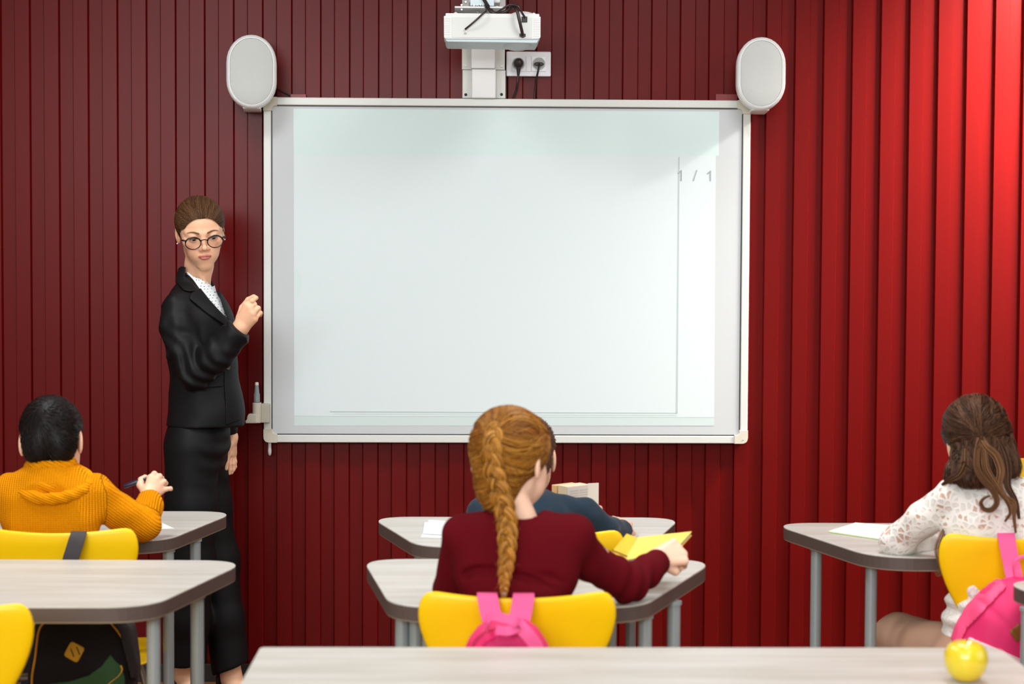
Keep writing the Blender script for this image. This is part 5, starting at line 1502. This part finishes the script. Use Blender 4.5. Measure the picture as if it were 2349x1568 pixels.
# loose lower hair
N = 2200; K = 12
xs = rs_.uniform(-1, 1, N); top = np.array([GL(2246 + 62 * x, 1000 + 10 * abs(x) - 8 * x, 4.25 + .06 * x * x) for x in xs]); bot = np.array([GL(2256 + 84 * x + rs_.normal(0, 6), 1108 - 12 * abs(x) - 10 * x + rs_.normal(0, 7), 4.225 + .03 * x * x) for x in xs])
tt = np.linspace(0, 1, K)[None, :, None]
Lw = top[:, None] * (1 - tt) + bot[:, None] * tt; wv = np.sin(tt[..., 0] * 5 + xs[:, None] * 7) * .006 * tt[..., 0]; Lw[..., 0] += wv
flat = hug(lambda P: g2_hair(P, True), Lw.reshape(-1, 3).astype(np.float32), .0005, 3).reshape(N, K, 3); wgt = np.clip(1.6 - tt * 1.8, 0, 1); flat = flat * wgt + (Lw) * (1 - wgt) if False else flat
flat = flat + grad(lambda P: g2_hair(P, True), flat.reshape(-1, 3).astype(np.float32)).reshape(N, K, 3) * rs_.uniform(-.0002, .004, N)[:, None, None]
attach(strands('loose_strands', flat, rs_.uniform(.0005, .0010, N), m_hair, None, haircols(N, g2cols, 6)), g2o, girl2)
def lock(pts, n, r0, seed, cols, r1=.3):
    C = np.array([tuple(p) for p in catmull([GL(*p) for p in pts], 5)]); K = len(C); T_ = np.gradient(C, axis=0); T_ /= nrm(T_)[:, None]
    b1 = np.cross(T_, [0, -1, .01]); b1 /= nrm(b1)[:, None]; b2 = np.cross(T_, b1); rs = np.random.RandomState(seed); L = []
    prof = np.interp(np.linspace(0, 1, K), [0, .3, .75, 1], [.7, 1, .6, r1]) * r0
    for j in range(n):
        a_ = rs.uniform(0, 2 * PI); q_ = math.sqrt(rs.uniform(0, 1)); L.append(C + b1 * (prof * q_ * math.cos(a_) * 1.4)[:, None] + b2 * (prof * q_ * math.sin(a_) * .7)[:, None])
    attach(strands('lock', np.array(L), rs.uniform(.0004, .0009, n), m_hair, None, haircols(n, cols, seed)), g2o, girl2)
lt = [(70, 42, 26), (100, 64, 38), (132, 90, 54), (150, 108, 70)]
lock([(2247, 1005, 4.24), (2241, 1035, 4.222), (2241, 1072, 4.208), (2256, 1100, 4.20), (2278, 1124, 4.195), (2287, 1150, 4.192), (2276, 1168, 4.19), (2258, 1168, 4.19), (2250, 1154, 4.19), (2257, 1142, 4.19), (2272, 1136, 4.19)], 70, .006, 1, lt)
lock([(2251, 1005, 4.24), (2264, 1025, 4.222), (2284, 1044, 4.215), (2296, 1078, 4.205), (2292, 1112, 4.198), (2304, 1138, 4.192), (2326, 1154, 4.19), (2326, 1185, 4.19), (2330, 1222, 4.19)], 90, .007, 2, lt)
lock([(2252, 1005, 4.24), (2258, 1040, 4.22), (2262, 1075, 4.205), (2280, 1105, 4.198), (2296, 1128, 4.193), (2312, 1150, 4.19), (2318, 1175, 4.19), (2305, 1196, 4.19)], 80, .007, 3, lt)
lock([(2290, 1010, 4.27), (2304, 1045, 4.24), (2310, 1080, 4.225), (2312, 1115, 4.21), (2330, 1150, 4.20), (2338, 1190, 4.195)], 90, .008, 4, g2cols)
lock([(2215, 1030, 4.26), (2213, 1065, 4.235), (2200, 1090, 4.225), (2178, 1101, 4.235), (2160, 1112, 4.25)], 70, .008, 5, g2cols + lt[1:3])
lock([(2249, 1001, 4.236), (2252, 1006, 4.234), (2246, 1010, 4.236)], 30, .004, 7, g2cols)
lock([(2168, 1215, 4.27), (2158, 1238, 4.26), (2152, 1265, 4.25), (2160, 1300, 4.245), (2152, 1318, 4.245), (2146, 1308, 4.245)], 26, .007, 8, lt)
# the yellow notebook she holds up at the edge of the photo
yb = empty('yellow_notebook', GL(2362, 1092, 4.56), 0, 'yellow notebook held up at the right edge beside the long-haired girl', 'notebook')
c0 = Vector(GL(2343, 1092, 4.56)); c1 = Vector(GL(2343, 1052, 4.56)); 
put(MB().box(c0.x, c0.x + .13, 4.56, 4.562, c0.z - .08, c1.z).build('cover', mat('yellow_cover', (244, 196, 20), .5), bevel=.0006), yb)
put(MB().box(c0.x + .003, c0.x + .128, 4.5625, 4.572, c0.z - .077, c1.z - .003).build('pages', mat('paper_white', (232, 232, 226), .8)), yb)
put(MB().box(c0.x, c0.x + .13, 4.5725, 4.5745, c0.z - .08, c1.z).build('cover', mat('yellow_cover', (244, 196, 20), .5), bevel=.0006), yb)
# ------------------------------------------------------------------ bags on the chairs
def puff(P, outl, yc, hd, r, yref=None, bulge=0.0):
    d2 = pxpoly(P, outl, yref or yc)
    a = np.maximum(d2 + r, 0); b = np.maximum(np.abs(P[..., 1] - yc) - hd + r - bulge * np.clip(-d2 / .08, 0, 1), 0)
    return np.sqrt(a * a + b * b) + np.minimum(np.maximum(d2 + r, np.abs(P[..., 1] - yc) - hd + r), 0) - r
def pbox(pts, yref, y0, y1, pad=.02):
    w = [PY(p[0], p[1], yref) for p in pts]
    return [min(q_.x for q_ in w) - pad, y0, min(q_.z for q_ in w) - pad], [max(q_.x for q_ in w) + pad, y1, max(q_.z for q_ in w) + pad]
def strip(name, pts, w, th, m, root, side=(1, 0, 0), sub=5):
    """flat webbing strap along pts; width along side"""
    C = catmull(pts, sub); sd = Vector(side).normalized(); rs = []
    for i, c in enumerate(C):
        t = (C[min(i + 1, len(C) - 1)] - C[max(i - 1, 0)]).normalized(); s_ = (sd - t * sd.dot(t)).normalized(); n = t.cross(s_)
        rs.append([c + s_ * w / 2 + n * th / 2, c - s_ * w / 2 + n * th / 2, c - s_ * w / 2 - n * th / 2, c + s_ * w / 2 - n * th / 2])
    return put(MB().rings(rs).build(name, m, smooth=50, bevel=.0008), root)
m_pink = mat('pink_nylon', (226, 44, 106), .62, spec=.3, bump=('noise', (600, 600, 600), .3, .001))
m_pinks = mat('pink_webbing', (240, 92, 146), .7, spec=.3, bump=('wave', (0, 0, 260), .3, .0008))
m_magenta = mat('magenta_lining', (186, 20, 84), .6, spec=.3)

# pink bag on the middle chair
D = 3.43
OUT = [(1062, 1500), (1078, 1462), (1100, 1438), (1132, 1420), (1168, 1414), (1202, 1424), (1232, 1444), (1254, 1472), (1266, 1500), (1285, 1600), (1290, 1700), (1040, 1700), (1045, 1600)]
pbk = empty('backpack', tuple(PY(1165, 1700, D)), 0, 'pink bag with a knotted strap loop hanging on the yellow chair in the middle', 'backpack')
def f_pb(P): return puff(P, OUT, D, .060, .045, bulge=.01) + wob(P, .0025, .08, 61)
lo, hi = pbox(OUT, D, D - .09, D + .075)
field('body', f_pb, lo, hi, .004, m_pink, pbk)
PK = [(1095, 1500), (1112, 1474), (1140, 1458), (1170, 1454), (1204, 1462), (1230, 1490), (1238, 1600), (1088, 1600)]
field('front_pocket', lambda P: puff(P, PK, D - .058, .018, .015), *pbox(PK, D - .06, D - .09, D - .03), .004, m_magenta, pbk)
pz = [PY(px, py, D - .052) for px, py in ((1078, 1490), (1094, 1462), (1120, 1444), (1165, 1436), (1210, 1446), (1236, 1466), (1252, 1492))]
put(MB().tube(catmull(pz, 5), .0035, 8).build('zipper', mat('dark_pink', (208, 30, 84), .5), smooth=180), pbk)
Z = lambda px, py, d: PY(px, py, d)
strip('strap', [Z(1118, 1372, 3.56), Z(1118, 1360, 3.535), Z(1118, 1367, 3.512), Z(1124, 1400, 3.495), Z(1132, 1432, 3.475), Z(1136, 1452, 3.45)], .040, .003, m_pinks, pbk)
strip('strap', [Z(1201, 1374, 3.56), Z(1201, 1361, 3.535), Z(1201, 1368, 3.512), Z(1196, 1400, 3.495), Z(1190, 1430, 3.475), Z(1192, 1455, 3.45)], .042, .003, m_pinks, pbk)
strip('handle_loop', [Z(1122, 1446, 3.385), Z(1116, 1428, 3.375), Z(1128, 1412, 3.37), Z(1150, 1416, 3.362), Z(1178, 1424, 3.357), Z(1186, 1436, 3.36), Z(1166, 1446, 3.352), Z(1138, 1444, 3.362)], .018, .004, m_pinks, pbk, side=(0, .35, 1))
strip('side_strap', [Z(1186, 1430, 3.375), Z(1206, 1450, 3.362), Z(1228, 1478, 3.36), Z(1244, 1512, 3.36)], .026, .003, m_pinks, pbk, side=(1, 0, .6))

# large pink backpack at the right edge
D = 4.095
OUT = [(2330, 1322), (2290, 1336), (2256, 1358), (2228, 1392), (2205, 1436), (2186, 1478), (2176, 1520), (2190, 1590), (2450, 1640), (2490, 1540), (2480, 1400), (2430, 1340), (2375, 1320)]
rbk = empty('backpack', tuple(PY(2335, 1640, D)), 0, 'large pink backpack with a brown diamond patch hanging on the chair at the right edge', 'backpack')
def f_rb(P):
    d = puff(P, OUT, D, .072, .06, bulge=.014)
    seam = np.abs((P - A(*PY(2262, 1395, D))) @ A(.72, 0, .69)); 
    d = d + .005 * np.exp(-(seam / .008) ** 2) * (P[..., 1] < D)
    return d + wob(P, .0045, .11, 71)
lo, hi = pbox(OUT, D, D - .11, D + .09)
field('body', f_rb, lo, hi, .005, m_pink, rbk)
BAND = [(2231, 1465), (2262, 1475), (2300, 1490), (2349, 1512), (2420, 1545), (2440, 1560), (2425, 1640), (2195, 1600), (2200, 1520)]
def shl(fn, poly, yref, out=.004, inn=.003, ynear=0.0):
    return lambda P: smax(smax(fn(P) - out, -(fn(P) + inn), .0015), np.maximum(pxpoly(P, poly, yref), P[..., 1] - ynear), .0015)
lo, hi = pbox(BAND, D - .07, D - .11, D - .02)
field('bottom_panel', shl(f_rb, BAND, D - .07, ynear=D - .02), lo, hi, .003, mat('pale_pink_panel', (236, 200, 206), .6), rbk)
DIA = fillet([(2330, 1424), (2350, 1446), (2328, 1471), (2310, 1445)], [4, 4, 4, 4], 4)
lo, hi = pbox(DIA, D - .07, D - .11, D - .04)
field('patch', shl(f_rb, DIA, D - .07, ynear=D - .03), lo, hi, .0018, mat('brown_leather_patch', (134, 82, 22), .55), rbk)
SEAM = [(2312, 1338), (2290, 1352), (2262, 1376), (2236, 1408), (2212, 1446), (2200, 1480), (2208, 1484), (2226, 1446), (2250, 1410), (2280, 1380), (2318, 1350)]
lo, hi = pbox(SEAM, D - .06, D - .11, D + .03)
field('side_strap', shl(f_rb, SEAM, D - .06, .006, .003, D + .02), lo, hi, .003, mat('pink_light', (240, 70, 122), .6), rbk)
strip('strap', [Z(2308, 1240, 4.235), Z(2308, 1224, 4.205), Z(2309, 1232, 4.178), Z(2314, 1262, 4.16), Z(2322, 1300, 4.14), Z(2330, 1340, 4.10)], .040, .0035, m_pinks, rbk)
strip('strap', [Z(2420, 1240, 4.235), Z(2420, 1224, 4.205), Z(2419, 1232, 4.178), Z(2410, 1270, 4.16), Z(2400, 1340, 4.10)], .040, .0035, m_pinks, rbk)
strip('handle', [Z(2328, 1322, 4.10), Z(2326, 1296, 4.10), Z(2336, 1280, 4.10), Z(2360, 1275, 4.10), Z(2384, 1284, 4.10), Z(2392, 1322, 4.10)], .012, .004, m_pinks, rbk, side=(0, 1, .2))

# black backpack under the left desk
D = 4.315
OUT = [(110, 1392), (136, 1376), (180, 1371), (236, 1374), (276, 1394), (300, 1430), (309, 1480), (316, 1540), (322, 1640), (66, 1640), (70, 1540), (76, 1470), (90, 1420)]
bbk = empty('backpack', tuple(PY(190, 1640, D)), 0, 'black and green backpack with yellow piping hanging behind the left desk', 'backpack')
m_blk = mat('black_canvas', (26, 22, 24), .75, spec=.25, bump=('noise', (700, 700, 700), .3, .001))
def f_bb(P): return puff(P, OUT, D, .058, .045, bulge=.012) + wob(P, .003, .10, 81)
lo, hi = pbox(OUT, D, D - .10, D + .075)
field('body', f_bb, lo, hi, .005, m_blk, bbk)
GRN = [(96, 1570), (128, 1562), (165, 1558), (205, 1546), (235, 1524), (254, 1498), (262, 1508), (276, 1524), (284, 1548), (296, 1640), (90, 1640)]
lo, hi = pbox(GRN, D - .06, D - .10, D - .01)
field('green_panel', shl(f_bb, GRN, D - .06, ynear=D - .02), lo, hi, .003, mat('green_canvas', (48, 92, 48), .7), bbk)
DIA = fillet([(166, 1466), (198, 1484), (180, 1518), (148, 1500)], [8, 8, 8, 8], 5)
lo, hi = pbox(DIA, D - .06, D - .10, D - .02)
patch = field('patch', shl(f_bb, DIA, D - .06, .0045, .003, D - .02), lo, hi, .0016, mat('yellow_patch', (214, 160, 16), .5), bbk)
for a_, b_ in (((163.5, 1486), (170.5, 1504)), ((176.5, 1482.5), (183.5, 1500))):
    q_ = []
    for (px, py) in (a_, b_):
        w_ = np.array([tuple(PY(px, py, D - .07))], dtype=np.float32); w_ = hug(f_bb, w_, .0048, 3)[0]; q_.append(Vector(w_.tolist()))
    put(MB().tube(q_, .0012, 6).build('slit', m_black, smooth=180), bbk)
for k, L_ in enumerate(([(138, 1404), (112, 1420), (94, 1444), (86, 1478), (80, 1520), (73, 1560), (72, 1600)], [(222, 1404), (245, 1420), (264, 1440), (278, 1458), (289, 1474)], [(274, 1524), (277, 1534), (268, 1548), (250, 1564), (236, 1580)])):
    P_ = np.array([tuple(v) for v in catmull([PY(px, py, D - .055) for px, py in L_], 5)], dtype=np.float32)
    P_ = hug(f_bb, P_, .001, 4)
    put(MB().tube([Vector(v.tolist()) for v in P_], .0030, 8).build('piping', mat('yellow_piping', (222, 158, 20), .5), smooth=180), bbk)
STP = [(262, 1402), (282, 1420), (300, 1450), (306, 1500), (318, 1560), (300, 1560), (288, 1500), (276, 1450), (252, 1420)]
lo, hi = pbox(STP, D - .05, D - .10, D + .05)
field('side_fold', shl(f_bb, STP, D - .05, .008, .003, D + .03), lo, hi, .004, mat('black_webbing', (36, 32, 34), .7), bbk)
m_bw = mat('charcoal_webbing', (58, 52, 54), .75)
strip('strap', [Z(180, 1236, 4.415), Z(181, 1219, 4.388), Z(178, 1230, 4.362), Z(168, 1262, 4.352), Z(160, 1290, 4.348), Z(154, 1330, 4.345), Z(152, 1380, 4.33)], .038, .003, m_bw, bbk)

# ------------------------------------------------------------------ books and papers
def slab(name, pts, z0, z1, m, root=None, bev=.0005):
    o = MB().prism([(p[0], p[1]) for p in pts], z0, z1, 'z').build(name, m, bevel=bev)
    return put(o, root) if root is not None else o
m_paper = mat('paper_white', (232, 234, 232), .8)
def onz(l, z=.7602): return [tuple(PZ(px, py, z)[:2]) for px, py in l]
nb = empty('exercise_book', tuple(PZ(1960, 1220, .76)), 0, 'open white exercise book with a green edge on the desk of the long-haired girl', 'exercise book')
pg = onz([(1902, 1221), (2030, 1240), (2100, 1212), (1962, 1202)])
slab('cover', [(p[0] + (-.002 if i in (0, 3) else .002), p[1] + (-.003 if i < 2 else .003)) for i, p in enumerate(pg)], .7603, .7615, mat('green_cover', (150, 184, 60), .5), nb)
slab('pages', pg, .7616, .7655, m_paper, nb)
pp = empty('folded_paper', tuple(PZ(1000, 1215, .76)), 0, 'folded white papers on the left part of the middle back row desk', 'paper')
a_ = onz([(965, 1232), (1036, 1235), (1050, 1197), (984, 1192)])
slab('lower_sheet', a_, .7603, .7612, m_paper, pp)
slab('upper_sheet', [(p[0] + .004, p[1] + .004) for p in onz([(966, 1226), (1030, 1230), (1046, 1199), (970, 1200)])], .7622, .7634, mat('paper_bluish', (222, 226, 232), .8), pp)
slab('fold', onz([(966, 1231), (1034, 1234), (1034, 1231), (967, 1228)]), .7612, .7622, m_paper, pp)
sh = slab('paper_sheet', onz([(330, 1215), (400, 1212), (372, 1199), (330, 1196)]), .7602, .7610, m_paper)
tag(sh, 'white sheet of paper beside the elbow of the boy in mustard', 'paper')

# open book of the boy in blue
bk = empty('open_book', tuple(PY(1318, 1165, 4.80)), 0, 'thick open paperback standing in the hands of the boy in blue', 'book')
c = Vector(PY(1301, 1116, 4.755)); va = Vector((-.036, .062, 0)); vb = Vector((.062, .058, 0)); H_ = .125
def blk(name, c, va, vb, z0, z1, m, root):
    vs = [c, c + vb, c + va + vb, c + va]; mb = MB()
    mb.rings([[Vector((v.x, v.y, z0)) for v in vs], [Vector((v.x, v.y, z1)) for v in vs]]); return put(mb.build(name, m, bevel=.001), root)
m_pp = mat('cream_pages', (238, 218, 184), .85, bump=('wave', (900, 900, 0), .4, .0006)); m_pg2 = mat('printed_page', (222, 216, 206), .85)
blk('page_block', c, va * .62, vb, c.z - H_, c.z, m_pp, bk)
blk('page_block', c + va * .66 + Vector((-.002, 0, 0)), va * .34, vb * .92, c.z - H_, c.z - .002, mat('orange_cream_pages', (232, 190, 132), .85), bk)
nrm_ = Vector((vb.y, -vb.x, 0)).normalized()
blk('page', c + nrm_ * .0015, nrm_ * -.001, vb * 1.10, c.z - H_, c.z - .001, m_pg2, bk)
c2 = c + vb * 1.12 + Vector((0, 0, 0))
blk('page', c2 + Vector((-.012, -.012, 0)), Vector((.001, -.001, 0)), Vector((.030, .012, 0)), c.z - H_, c.z + .003, mat('cream_leaf', (236, 228, 212), .85), bk)
tx = MB()
for k in range(9):
    z_ = c.z - .014 - k * .0068
    for s0, s1 in ((.10, .48), (.54, .94)):
        a1 = c + vb * s0 + nrm_ * .0019; a2 = c + vb * (s1 - (.1 if k % 4 == 3 else 0)) + nrm_ * .0019
        tx.add([(a1.x, a1.y, z_), (a2.x, a2.y, z_), (a2.x, a2.y, z_ + .0022), (a1.x, a1.y, z_ + .0022)], [(0, 1, 2, 3)])
put(tx.build('printed_lines', mat('grey_print', (198, 193, 185), .8)), bk)

# yellow notebook of the girl with the braid
gn_ = empty('notebook', tuple(PY(1500, 1280, 3.95)), 0, 'yellow notebook held open by the girl with the braid', 'notebook')
q4 = [Vector(PY(*v)) for v in ((1431, 1284, 3.86), (1545, 1264, 3.90), (1587, 1218, 4.04), (1464, 1231, 4.02))]
n4 = (q4[1] - q4[0]).cross(q4[3] - q4[0]).normalized(); n4 = n4 if n4.z > 0 else -n4
def layer(name, o0, o1, m, ins=0.0, quad=None, nn=None):
    Q_ = quad or q4; nn = nn or n4; cc_ = sum(Q_, Vector()) / 4
    a_ = [v + (cc_ - v) * ins for v in Q_]
    return put(MB().rings([[v - nn * o0 for v in a_], [v - nn * o1 for v in a_]]).build(name, m, bevel=.0004), gn_)
m_nby = mat('soft_yellow_cover', (248, 216, 96), .5)
layer('cover', 0, .0015, m_nby); layer('pages', .0018, .0085, mat('grey_page_edge', (206, 206, 200), .8), .03); layer('cover', .0088, .0105, mat('bright_yellow_cover', (240, 190, 30), .5))
q5 = [Vector(PY(*v)) for v in ((1404, 1264, 3.90), (1431, 1287, 3.858), (1462, 1232, 4.02), (1438, 1222, 4.05))]
n5 = (q5[1] - q5[0]).cross(q5[3] - q5[0]).normalized(); n5 = n5 if n5.z > 0 else -n5
layer('cover', .001, .003, mat('bright_yellow_cover', (240, 190, 30), .5), 0, q5, n5)
sp_ = [Vector(PY(1405 + 34 * k / 24, 1262 + 14 * k / 24 + (2 if k % 2 else -2), 3.885 - .02 * k / 24)) for k in range(25)]
put(MB().tube(sp_, .0012, 5).build('spiral_wire', m_black, smooth=180), gn_)
